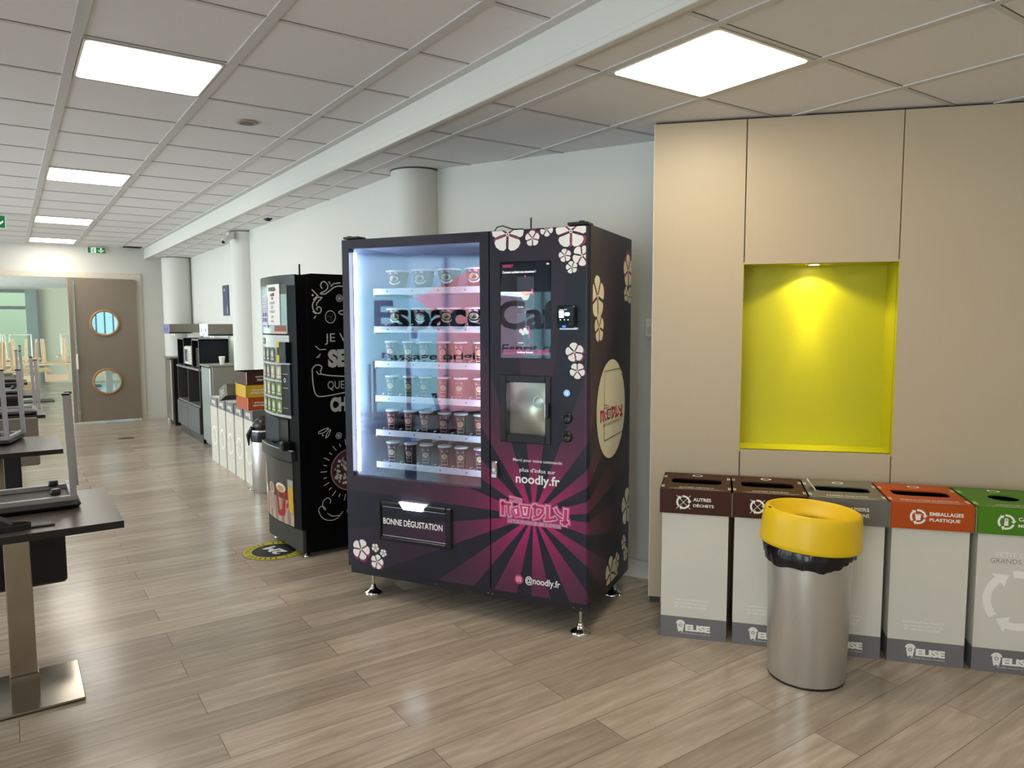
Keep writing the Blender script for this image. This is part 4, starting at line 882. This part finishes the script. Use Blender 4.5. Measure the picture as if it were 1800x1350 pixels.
# ================================================================= WATER POINTS, SHELVES, MICROWAVE
ST2=pm('steel_cabinet','#8d877b',.38,.6,var=.06,scale=4,stretch=(30,30,1)); STL=pm('steel_front','#9aa09c',.3,.5); STD=pm('steel_dark','#26211c',.28,.5)
def water(loc,dark,label,scr):
    r=empty('water_dispenser',loc,0,label,'water dispenser')   # front faces -x
    c=MB(); c.box((.03,0,.03),(.45,.45,.995),STD if dark else ST2,bev=.004); c.box((.04,.01,0),(.44,.44,.03),BLACK); c.build('cabinet',r)
    c=MB(); c.box((0,.005,.075),(.03,.445,.985),STL if not dark else ST2,bev=.008); c.cyl((-.004,.06,.92),(0,.06,.92),.010,CHROME,12); c.build('front_panel',r)
    c=MB(); c.box((-.012,-.004,.995),(.455,.455,1.018),ST2,bev=.004); c.build('drip_tray_top',r)
    c=MB(); c.box((.33,.02,1.018),(.45,.43,1.40),WHITE if dark else ST2); c.build('back_column',r)
    c=MB(); c.box((.0,.0,1.385),(.455,.45,1.505),ST2,bev=.004); hd=c.build('dispensing_head',r)
    c=MB(); m1=lambda a,b:(-.0008,a,b); m2=lambda a,b:(-.0016,a,b)
    c.poly(m1,[(.01,1.365),(.44,1.365),(.44,1.505),(.01,1.505)],scr); 
    for y in (.12,.33): c.disc(m2,(y,1.435),.022,pm('ink_navy','#1c2440',.5),ry=.03,n=14)
    c.ring(m2,(.22,1.47),.09,.10,pm('ink_navy','#1c2440',.5),a0=PI*1.15,a1=PI*1.85,n=14)
    c.build('screen',hd)
    c=MB()
    for y in (.15,.30): c.cyl((.10,y,1.34),(.10,y,1.385),.012,CHROME,10)
    c.box((.02,.03,1.365),(.30,.42,1.385),DKGREY); c.build('tap',r)
    if dark:
        c=MB()
        for k in range(9): c.box((.10,-.001,.16+k*.03),(.30,.001,.172+k*.03),BLACK)
        c.build('vent',r)
    return r
water((1.955,11.62,0),True,'dark water dispenser cabinet in the far corner beside the column',pm('screen_lilac','#6d6f9a',.3,emit=.25,ecol='#8a8cc0'))
wd=water((1.955,9.12,0),False,'grey steel water dispenser with a bright blue screen, nearer the camera',pm('screen_aqua','#bfe0ea',.3,emit=.9,ecol='#bfe6f2'))
la=D.lights.new('dispenser_lamp','AREA'); la.size=.2; la.energy=3; la.color=(.75,.95,1); lo=D.objects.new('dispenser_lamp',la); COL.objects.link(lo); lo.location=(.2,.22,1.36); lo.parent=wd
c=MB(); c.lathe([(.024,0),(.036,.095),(.038,.097),(.034,.095),(.022,.004),(.0001,.004)],WPRINT,n=24,cap=False); o=c.build('paper_cup'); o.location=(2.12,9.20,1.018); tag(o,'white paper cup standing on the nearer water dispenser','cup')
c=MB(); c.lathe([(.034,0),(.034,.001),(.030,.12),(.034,.122),(.036,.12),(.0001,.12)],pm('frosted_cup','#b9c4c2',.3),n=24,cap=False); o=c.build('plastic_cup'); o.location=(2.30,9.22,1.018); tag(o,'translucent cup stack at the back of the nearer water dispenser','cup')
# low shelf unit with open niches
su=empty('shelf_unit',(1.95,9.65,0),0,'low dark grey cabinet with open shelves between the two water dispensers','cabinet')
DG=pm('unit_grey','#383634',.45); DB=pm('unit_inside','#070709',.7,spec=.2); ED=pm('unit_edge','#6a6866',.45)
c=MB(); L=1.42; dp=.44
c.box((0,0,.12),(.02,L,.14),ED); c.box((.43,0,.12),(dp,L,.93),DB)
for y in (0,L/2-.01,L-.02): c.box((0,y,.12),(.43,y+.02,.93),DG)
c.box((0,0,.12),(.43,L,.14),DG); c.box((0,0,.455),(.43,L,.475),ED); c.box((.02,0,.0),(.4,L,.12),BLACK); c.build('carcass',su)
c=MB(); c.box((-.01,-.005,.92),(dp,L+.005,.945),ED); c.build('worktop',su)
for i in (0,1):
    c=MB(); c.box((-.018,.004+i*L/2,.125),(0,L/2-.004+i*L/2,.455),DG,bev=.002); d=c.build('door',su)
    c=MB(); c.cyl((-.03,(L/2-.06)+i*.12,.40),(-.018,(L/2-.06)+i*.12,.40),.009,CHROME,10); c.build('knob',d)
# niche boxes on the worktop
def cube(y0,y1,z1,x0,label):
    r=empty('storage_cube',(x0,y0,.945),0,label,'open storage box','open boxes on the low cabinet'); w=y1-y0; h=z1-.945; d=2.38-x0; c=MB()
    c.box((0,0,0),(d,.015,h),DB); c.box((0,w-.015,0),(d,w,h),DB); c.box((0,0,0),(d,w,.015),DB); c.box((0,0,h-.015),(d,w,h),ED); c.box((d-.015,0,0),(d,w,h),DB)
    c.box((-.002,0,0),(.0,.015,h),ED); c.box((-.002,w-.015,0),(0,w,h),ED); c.box((-.002,0,h-.018),(0,w,h),ED); c.build('shell',r); return r
cube(10.62,11.05,1.315,1.96,'black open box on the low cabinet, next to the far water dispenser')
cube(10.11,10.60,1.315,2.14,'black open box on the low cabinet just behind the microwave')
cube(9.68,10.10,1.315,1.96,'black open box on the low cabinet, next to the nearer water dispenser')
def micro(loc,label,col):
    r=empty('microwave_oven',loc,0,label,'microwave'); c=MB(); c.box((.01,0,.01),(.32,.44,.25),col,bev=.006)
    for y in (.03,.41): c.box((.03,y-.01,0),(.3,y+.01,.01),BLACK)
    c.build('body',r)
    c=MB(); c.box((0,.13,.015),(.01,.435,.245),col,bev=.003); d=c.build('door',r); c=MB(); c.box((-.001,.17,.05),(.0,.40,.21),BLACK); c.tube([(-.003,.15,.03),(-.016,.145,.13),(-.003,.15,.225)],.006,col,8); c.build('door_window',d)
    c=MB(); c.box((0,.005,.015),(.01,.125,.245),col,bev=.003)
    for k in range(5): c.box((-.002,.03,.04+k*.035),(0,.10,.055+k*.035),STL)
    c.build('control_panel',r); return r
micro((1.955,10.135,.961),'white microwave oven on the low cabinet between the black boxes',pm('micro_white','#d8d4ca',.35))
c=MB(); c.box((0,0,0),(.16,.13,.24),DKGREY,bev=.005); c.box((-.001,.01,.01),(0,.12,.23),pm('tablet_face','#232323',.2)); o=c.build('dark_box'); o.location=(1.975,9.80,.961); tag(o,'small dark grey box standing inside the nearest black open box','box')
c=MB(); c.tube([(0,0,.0),(0,.14,.0),(0,.14,.24),(0,0,.24),(0,0,0)],.004,ED,6); c.tube([(0,0,.13),(0,.14,.11)],.004,ED,6); c.tube([(.1,0,.0),(.1,.14,.0),(.1,.14,.24),(.1,0,.24),(.1,0,0)],.004,ED,6)
for a in (0,.14): c.tube([(0,a,.0),(.1,a,.0)],.004,ED,6)
o=c.build('wire_rack'); o.location=(1.99,10.66,.965); tag(o,'thin grey wire rack inside the farthest black open box','rack')
# poster, camera, switch
c=MB(); c.box((0,0,0),(.006,.30,.40),pm('poster_navy','#2d3252',.4,var=.4,scale=9)); m_=lambda a,b:(-.0006,a,b); c.poly(m_,[(0,.385),(.3,.385),(.3,.40),(0,.40)],DKGREY); c.disc(m_,(.20,.34),.05,pm('poster_light','#8f93b5',.5),ry=.02); c.poly(m_,[(.04,.03),(.09,.03),(.09,.12),(.04,.12)],pm('poster_light','#8f93b5',.5)); c.poly(m_,[(0,0),(.3,0),(.3,.012),(0,.012)],DKGREY)
o=c.build('wall_poster'); o.location=(2.408,9.98,1.615); tag(o,'narrow dark blue poster on the white wall above the water dispensers','poster')
r=empty('security_camera',(2.04,8.42,2.46),0,'small white security camera high on the middle round column','camera')
c=MB(); c.box((0,-.04,-.02),(.07,.04,.05),WHITE,bev=.01); c.build('bracket',r); c=MB(); c.tube([(.01,-.02,-.01),(-.05,-.06,-.06),(-.055,-.065,-.065)],[.035,.035,.028],WHITE,14); c.cyl((-.055,-.065,-.065),(-.060,-.069,-.069),.018,BLACK,12); c.build('camera_body',r)
r=empty('wall_switch',(3.045,2.985,1.47),math.radians(-64.3),'small white oval device on the white wall beside the beige panelling','switch')
c=MB(); c.box((-.035,-.022,-.045),(.035,.0,.065),WPRINT,bev=.012); c.build('cover',r); c=MB(); c.box((-.015,-.026,-.02),(.015,-.022,.02),CREAM,bev=.003); c.build('button',r)
# exit signs
GRN=pm('exit_green','#0f6b35',.4,emit=.35,ecol='#0f7a3c'); EXW=pm('exit_white','#e9f2ea',.4,emit=.5,ecol='#dff0e4')
def exit_sign(loc,w,h,label,man,border):
    r=empty('exit_sign',loc,0,label,'exit sign'); c=MB(); c.box((0,0,0),(w,.03,h),WPRINT,bev=.003); c.box((w*.3,.005,h),(w*.7,.025,h+.01),WPRINT); c.build('housing',r)
    c=MB(); m1=lambda a,b:(a*w,-.0008,b*h); m2=lambda a,b:(a*w,-.0016,b*h); e=.035 if border else .01
    c.poly(m1,[(e,.08),(1-e,.08),(1-e,.92),(e,.92)],GRN)
    cx=.75; c.poly(m2,[(cx-.045,.85),(cx+.045,.85),(cx+.045,.45),(cx-.045,.45)],EXW); c.poly(m2,[(cx,.16),(cx+.17,.46),(cx+.17,.60),(cx,.34),(cx-.17,.60),(cx-.17,.46)],EXW)
    c.poly(m2,[(.18 if man else .05,.12),(.47,.12),(.47,.88),(.18 if man else .05,.88)],EXW)
    m3=lambda a,b:(a*w,-.0024,b*h); c.disc(m3,(.33,.74),.03,GRN,ry=.09,n=12)
    for p in ([(.34,.62),(.30,.42),(.36,.30),(.33,.15)],[(.30,.42),(.25,.28),(.20,.25)],[(.34,.6),(.40,.52),(.44,.58)],[(.34,.6),(.27,.56),(.24,.44)]): c.stroke(m3,p,.045,GRN)
    c.build('face',r)
exit_sign((-.245,9.62,HL-.158),.30,.15,'green exit sign with down arrow hanging at the left edge','x',True)
exit_sign((1.068,YF-.083,2.573),.235,.10,'green exit sign with running figure and down arrow above the grey door',True,False)
r=empty('ceiling_speaker',(1.215,4.465,HL),0,'round beige ceiling speaker grille in the white ceiling','speaker')
c=MB(); c.lathe([(.062,-.004),(.060,-.009),(.045,-.011),(.040,-.010)],pm('speaker_beige','#b3a796',.5),n=36,cap=False); c.lathe([(.062,-.006),(.062,0)],pm('speaker_beige','#b3a796',.5),n=36,cap=False); c.build('rim',r)
c=MB(); c.lathe([(.0001,-.013),(.04,-.010)],pm('speaker_inner','#8d8272',.6),n=30,cap=False)
for q in (.012,.024,.034): c.ring(lambda a,b:(a,b,-.0135),(0,0),q,q+.004,DKGREY,n=24)
c.build('grille',r)
r=empty('smoke_detector',(-.07,11.15,HL),0,'round grey detector on the ceiling under the left exit sign','smoke detector'); c=MB(); c.lathe([(.06,0),(.06,-.02),(.04,-.045),(.0001,-.048)],pm('speaker_inner','#8d8272',.6),n=28,cap=False); c.build('body',r)
r=empty('ceiling_nozzle',(2.16,7.30,HR),0,'small black fitting in the lower ceiling above the white wall','ceiling fitting'); c=MB(); c.box((-.03,-.05,-.012),(.03,.05,0),BLACK,bev=.004); c.box((-.02,-.02,-.025),(.02,.02,-.012),BLACK); c.build('body',r)
c=MB(); c.ring(lambda a,b:(a,b,.0012),(0,0),.085,.10,pm('drain_rim','#6f655a',.4,.5),n=32); c.disc(lambda a,b:(a,b,.001),(0,0),.085,pm('drain_plate','#5a5148',.45,.4),n=32); o=c.build('floor_drain'); o.location=(1.235,10.75,0); tag(o,'round metal floor plate in front of the grey door','floor plate')
# niche spotlight
sp=PTm@Vector((.803,.105,nz1)); r=empty('recessed_spotlight',sp,0,'small recessed spotlight in the top of the lime green niche','spotlight')
c=MB(); c.lathe([(.026,-.002),(.040,-.003),(.042,0)],CHROME,n=28,cap=False); c.build('trim_ring',r); c=MB(); c.disc(lambda a,b:(a,b,-.0015),(0,0),.025,em('spot_glow','#ffe9bd',40)); c.build('lens',r)
for en,an,bl_,tl in ((6.5,132,.3,0),(5,86,1,2),(8,56,1,3),(13,34,1,6)):
    sl=D.lights.new('niche_spot','SPOT'); sl.energy=en; sl.color=(1,.84,.55); sl.spot_size=math.radians(an); sl.spot_blend=bl_; sl.shadow_soft_size=.02
    lo=D.objects.new('niche_spot',sl); COL.objects.link(lo); lo.matrix_world=Matrix.Translation(sp-Vector((0,0,.012)))@Matrix.Rotation(PA,4,'Z')@Matrix.Rotation(math.radians(tl),4,'X')

# ================================================================= GREY DOOR
do=empty('grey_door',(.775,YF-.12,0),0,'grey door leaf with two round wood-rimmed windows at the end of the hall','door')
c=MB(); ang=24
cx0=.468  # porthole centre x in local
def holes_panel(mb,x0,x1,z0,z1,cs,rx,y,m):
    # split the leaf in bands, one around each hole
    zs=[z0,(cs[0]+cs[1])/2,z1]; cs2=sorted(cs)
    for i,cz in enumerate(cs2):
        a0,a1=zs[i],zs[i+1]; A=sorted([2*PI*k/48 for k in range(48)]+[math.atan2(b-cz,a-cx0)%(2*PI) for a in (x0,x1) for b in (a0,a1)]); o=[];h=[]
        for a in A:
            ca,sa=math.cos(a),math.sin(a); tt=min(((x1-cx0)/ca if ca>1e-9 else 9),((x0-cx0)/ca if ca<-1e-9 else 9),((a1-cz)/sa if sa>1e-9 else 9),((a0-cz)/sa if sa<-1e-9 else 9))
            o.append((cx0+ca*tt,y,cz+sa*tt)); h.append((cx0+ca*rx,y,cz+sa*rx))
        n=len(A); mb.add(o+h,[(i_,(i_+1)%n,n+(i_+1)%n,n+i_) for i_ in range(n)],m)
PZ=(.625,1.52); PR=.178
for y in (0,.045): holes_panel(c,.07,.915,.022,2.19,PZ,PR,y,TAUPE)
c.box((.068,.0,.022),(.07,.045,2.19),TAUPE); c.box((.915,0,.022),(.917,.045,2.19),TAUPE); c.box((.07,0,2.189),(.915,.045,2.191),TAUPE)
for z in PZ: c.lathe([(PR,-.022),(PR,.023)],TAUPE,n=48,T=Matrix.Translation((cx0,.0225,z))@Matrix.Rotation(PI/2,4,'X'),cap=False)
c.build('leaf',do)
c=MB(); c.box((.0,-.012,.02),(.062,.035,2.195),TAUPE,bev=.003); c.build('meeting_stile',do)
WOODR=pm('porthole_wood','#a98052',.4,var=.15,scale=12)
for z in PZ:
    c=MB(); c.lathe([(PR-.006,.0),(PR-.006,.018),(PR+.01,.024),(PR+.024,.018),(PR+.028,0)],WOODR,n=48,T=Matrix.Translation((cx0,0,z))@Matrix.Rotation(PI/2,4,'X'),cap=False); pr=c.build('porthole_ring',do)
    c=MB(); c.disc(lambda a,b:(a,.02,b),(cx0,z),PR,glass_mat('porthole_glass',.03,(.9,.97,1,1)),n=40); c.build('pane',pr)
c=MB(); c.cyl((.082,-.02,.03),(.082,-.02,2.16),.006,STL,8); c.box((.068,-.045,.83),(.095,-.01,1.0),WPRINT,bev=.006); c.box((.072,-.05,.98),(.092,-.01,1.06),WPRINT,bev=.006)
for z in (.15,.8,1.15,2.1): c.box((.07,-.026,z),(.094,0,z+.03),STL)
c.build('lock_bar',do)

# ================================================================= TABLES AND UPTURNED CHAIRS
TOP=pm('table_laminate','#4a403a',.3,var=.12,scale=10,stretch=(2,30,2)); TED=pm('table_edge','#17110f',.4); POL=pm('polished_steel','#a39b8e',.16,1,var=.1,scale=5,bump=.05)
def make_table(label):
    r=empty('cafe_table',(0,0,0),0,label,'table','square café tables along the left')
    c=MB(); c.box((-.35,-.35,.722),(.35,.35,.749),TED); c.box((-.35,-.35,.749),(.35,.35,.7505),TOP); c.build('table_top',r)
    c=MB(); c.box((-.045,-.045,.012),(.045,.045,.70),POL,bev=.003); c.box((-.05,-.05,.012),(.05,.05,.10),POL,bev=.002); c.box((-.2,-.03,.70),(.2,.03,.722),BLACK); c.build('column',r)
    c=MB(); c.box((-.2,-.2,.004),(.2,.2,.014),POL,bev=.003); c.box((-.195,-.195,0),(.195,.195,.004),BLACK); c.build('base_plate',r); return r
LEGM=pm('chair_grey','#a9a5a5',.38,.3); SEATB=pm('chair_black','#0c0b0b',.5)
def make_chair(label,backmat=SEATB):
    r=empty('upturned_chair',(0,0,0),0,label,'chair','chairs upturned on the café tables')
    c=MB(); c.box((-.20,-.19,.002),(.215,.17,.034),SEATB,bev=.014); c.build('seat',r)
    c=MB(); c.box((-.19,-.165,.034),(.20,-.14,.052),LEGM); c.box((-.19,.115,.034),(.20,.14,.052),LEGM); c.box((-.195,-.16,.034),(-.17,.20,.052),LEGM); c.box((.18,-.16,.034),(.205,.20,.052),LEGM); c.build('seat_frame',r)
    for sx in (-1,1):
        for y,h,ln,x in ((-.15,.475,0,.192),(.125,.46,.0,.216)):
            x=x*sx; c=MB(); c.tube([(x,y,.04),(x-.011*sx,y+ln,h)],.0118,LEGM,sq=True); lg=c.build('leg',r); c=MB(); c.box((x-.011*sx-.014,y+ln-.014,h-.004),(x-.011*sx+.014,y+ln+.014,h+.005),BLACK); c.build('foot_cap',lg)
    c=MB()
    for y in (-.11,.09): c.lathe([(.017,.052),(.019,.056),(.019,.074),(.015,.078)],BLACK,(.13,y,0),n=16)
    c.build('stacking_buffer',r)
    c=MB(); c.box((-.20,.197,-.42),(.17,.222,-.012),backmat,bev=.012); c.build('backrest',r); return r
tb=make_table('nearest square café table with dark top and steel pedestal, lower left corner'); tb.location=(-.01,3.50,0)
dup(tb,(-.10,5.545,0),0,'second square café table from the camera'); dup(tb,(-.115,7.60,0),0,'third square café table from the camera')
dup(tb,(-.14,9.66,0),0,'fourth square café table from the camera'); dup(tb,(-.16,11.70,0),0,'farthest square café table before the doorway')
ch=make_chair('black and grey chair upturned on the nearest café table'); ch.location=(.005,3.655,.7505)
dup(ch,(-.18,5.752,.7505),-.25,'black and grey chair upturned on the second café table'); 
ch3=make_chair('chair with taupe backrest upturned on the third café table',pm('chair_taupe','#6b6259',.5)); ch3.location=(-.02,7.45,.7505); ch3.rotation_euler=(0,0,PI)
for k in ch3.children:
    if k.name.startswith('backrest'): k['label']='taupe backrest'
dup(ch,(-.10,9.75,.7505),-.05,'black and grey chair upturned on the fourth café table'); dup(ch,(-.06,11.80,.7505),.05,'black and grey chair upturned on the farthest café table')
# strap on table
STRP=pm('strap_black','#151211',.6)
r=empty('black_strap',(0,0,.7505),0,'black strap with a loop lying on the nearest café table','strap')
def band(mb,pts,w,t,m):
    vs=[];fs=[]
    pts=[Vector(p) for p in pts]
    for i,p in enumerate(pts): vs+=[(p.x,p.y,p.z-w/2),(p.x,p.y,p.z+w/2)]
    n=len(vs); d=[]
    for i,p in enumerate(pts):
        q=(pts[min(i+1,len(pts)-1)]-pts[max(0,i-1)]); q.z=0; q.normalize(); nn=Vector((-q.y,q.x,0))*t; d+=[tuple(Vector(vs[2*i])+nn),tuple(Vector(vs[2*i+1])+nn)]
    for i in range(len(pts)-1): a=2*i; fs+=[(a,a+1,a+3,a+2),(n+a+2,n+a+3,n+a+1,n+a),(a+1,n+a+1,n+a+3,a+3),(a,a+2,n+a+2,n+a)]
    mb.add(vs+d,fs,m)
c=MB(); band(c,[(-.34,3.175,.012)]+[(-.02+.06*math.cos(t),3.235+.035*math.sin(t),.012) for t in [math.radians(a) for a in range(-110,200,14)]],.022,.003,STRP); c.build('loop',r)
c=MB(); c.box((.04,3.225,.001),(.115,3.245,.006),STRP,T=Matrix.Translation((0,0,.0))); c.build('strap_end',r)
c=MB(); c.add([(-.30,3.30,.20),(-.30,3.34,.20),(-.02,3.25,.015),(-.01,3.28,.02),(-.30,3.29,.12),(-.06,3.245,.002)],[(0,1,3,2),(0,2,5,4),(1,0,4),(2,3,5)],STRP); c.build('strap_flap',r)

# ================================================================= FAR ROOM FURNITURE
BEI=pm('beech','#d9c09a',.45,var=.08,scale=10); WIR=pm('white_wire','#e4dfcf',.4); PED=pm('pedestal_green_grey','#8b8f80',.4,.3)
def far_table(label):
    r=empty('beech_table',(0,0,0),0,label,'table','beech tables in the room beyond the doorway')
    c=MB(); c.box((-.6,-.4,.72),(.6,.4,.75),BEI,bev=.003); c.build('table_top',r)
    c=MB(); c.box((-.06,-.05,.02),(.06,.05,.72),PED); c.build('column',r); c=MB(); c.box((-.28,-.28,0),(.28,.28,.02),DKGREY); c.build('base_plate',r); return r
def wood_chair(label):
    r=empty('upturned_wooden_chair',(0,0,0),0,label,'chair','beech chairs upturned on the far tables')
    c=MB(); c.box((-.2,-.2,0),(.2,.2,.025),BEI,bev=.005); c.build('seat',r)
    for sx in (-1,1):
        for sy in (-1,1):
            c=MB(); c.tube([(.17*sx,.17*sy,.025),(.185*sx,.185*sy,.46)],[.022,.018],BEI,sq=True); c.cyl((.185*sx,.185*sy,.46),(.185*sx,.185*sy,.466),.016,WIR,8); c.build('leg',r)
    c=MB(); c.box((-.19,.215,-.36),(.19,.235,-.22),BEI,bev=.004)
    for sx in (-.18,.18): c.box((sx-.015,.205,-.36),(sx+.015,.222,.02),BEI)
    c.build('backrest',r); return r
def wire_chair(label):
    r=empty('upturned_wire_chair',(0,0,0),0,label,'chair','white wire chairs upturned on the far tables')
    c=MB()
    for sx in (-1,1): c.tube([(.2*sx,-.2,.02),(.2*sx,-.12,.52),(.2*sx,.12,.52),(.2*sx,.2,.02),(.2*sx,-.2,.02)],.011,WIR,8)
    c.tube([(-.2,-.12,.52),(.2,-.12,.52)],.011,WIR,8); c.tube([(-.2,.12,.52),(.2,.12,.52)],.011,WIR,8); c.build('leg_frame',r)
    c=MB()
    for k in range(9): c.tube([(-.19,-.18+k*.045,.012),(.19,-.18+k*.045,.012)],.006,WIR,6)
    c.tube([(-.2,-.2,.012),(.2,-.2,.012)],.01,WIR,6); c.tube([(-.2,.2,.012),(.2,.2,.012)],.01,WIR,6); c.build('seat',r)
    c=MB()
    for k in range(9): c.tube([(-.16+k*.04,.2,.012),(-.16+k*.04,.26,-.34)],.006,WIR,6)
    c.tube([(-.18,.26,-.34),(.18,.26,-.34)],.01,WIR,6); c.build('backrest',r); return r
ft=far_table('beech table just beyond the doorway on the left'); ft.location=(-.02,14.6,0)
dup(ft,(.42,16.9,0),0,'beech table in the middle of the room beyond the doorway'); dup(ft,(1.75,17.6,0),0,'beech table beyond the doorway, close to the grey door leaf'); dup(ft,(.0,19.6,0),0,'beech table near the far window')
dup(ft,(1.55,20.3,0),0,'beech table at the back wall of the far room')
wc=wood_chair('beech chair upturned on the left far table'); wc.location=(.22,14.55,.75)
for x,y,a,la in ((-.25,14.6,.1,'beech chair upturned on the left far table, beside another'),(.28,16.75,3.1,'beech chair upturned on the middle far table, left one'),(.75,16.9,3.2,'beech chair upturned on the middle far table, right one'),(1.45,17.5,3.14,'beech chair upturned on the far table next to the grey door leaf'),(.12,17.1,0,'beech chair upturned at the left end of the middle far table')):
    dup(wc,(x,y,.75),a,la)
wi=wire_chair('white wire chair upturned on the table near the far window'); wi.location=(.25,19.55,.75)
for x,y,a,la in ((-.25,19.6,.2,'white wire chair upturned beside the far window frame'),(1.25,20.2,0,'white wire chair upturned on the table at the back wall, left one'),(1.75,20.25,.1,'white wire chair upturned on the table at the back wall, right one'),(1.95,17.7,.1,'white wire chair upturned on the table next to the grey door leaf')):
    dup(wi,(x,y,.75),a,la)
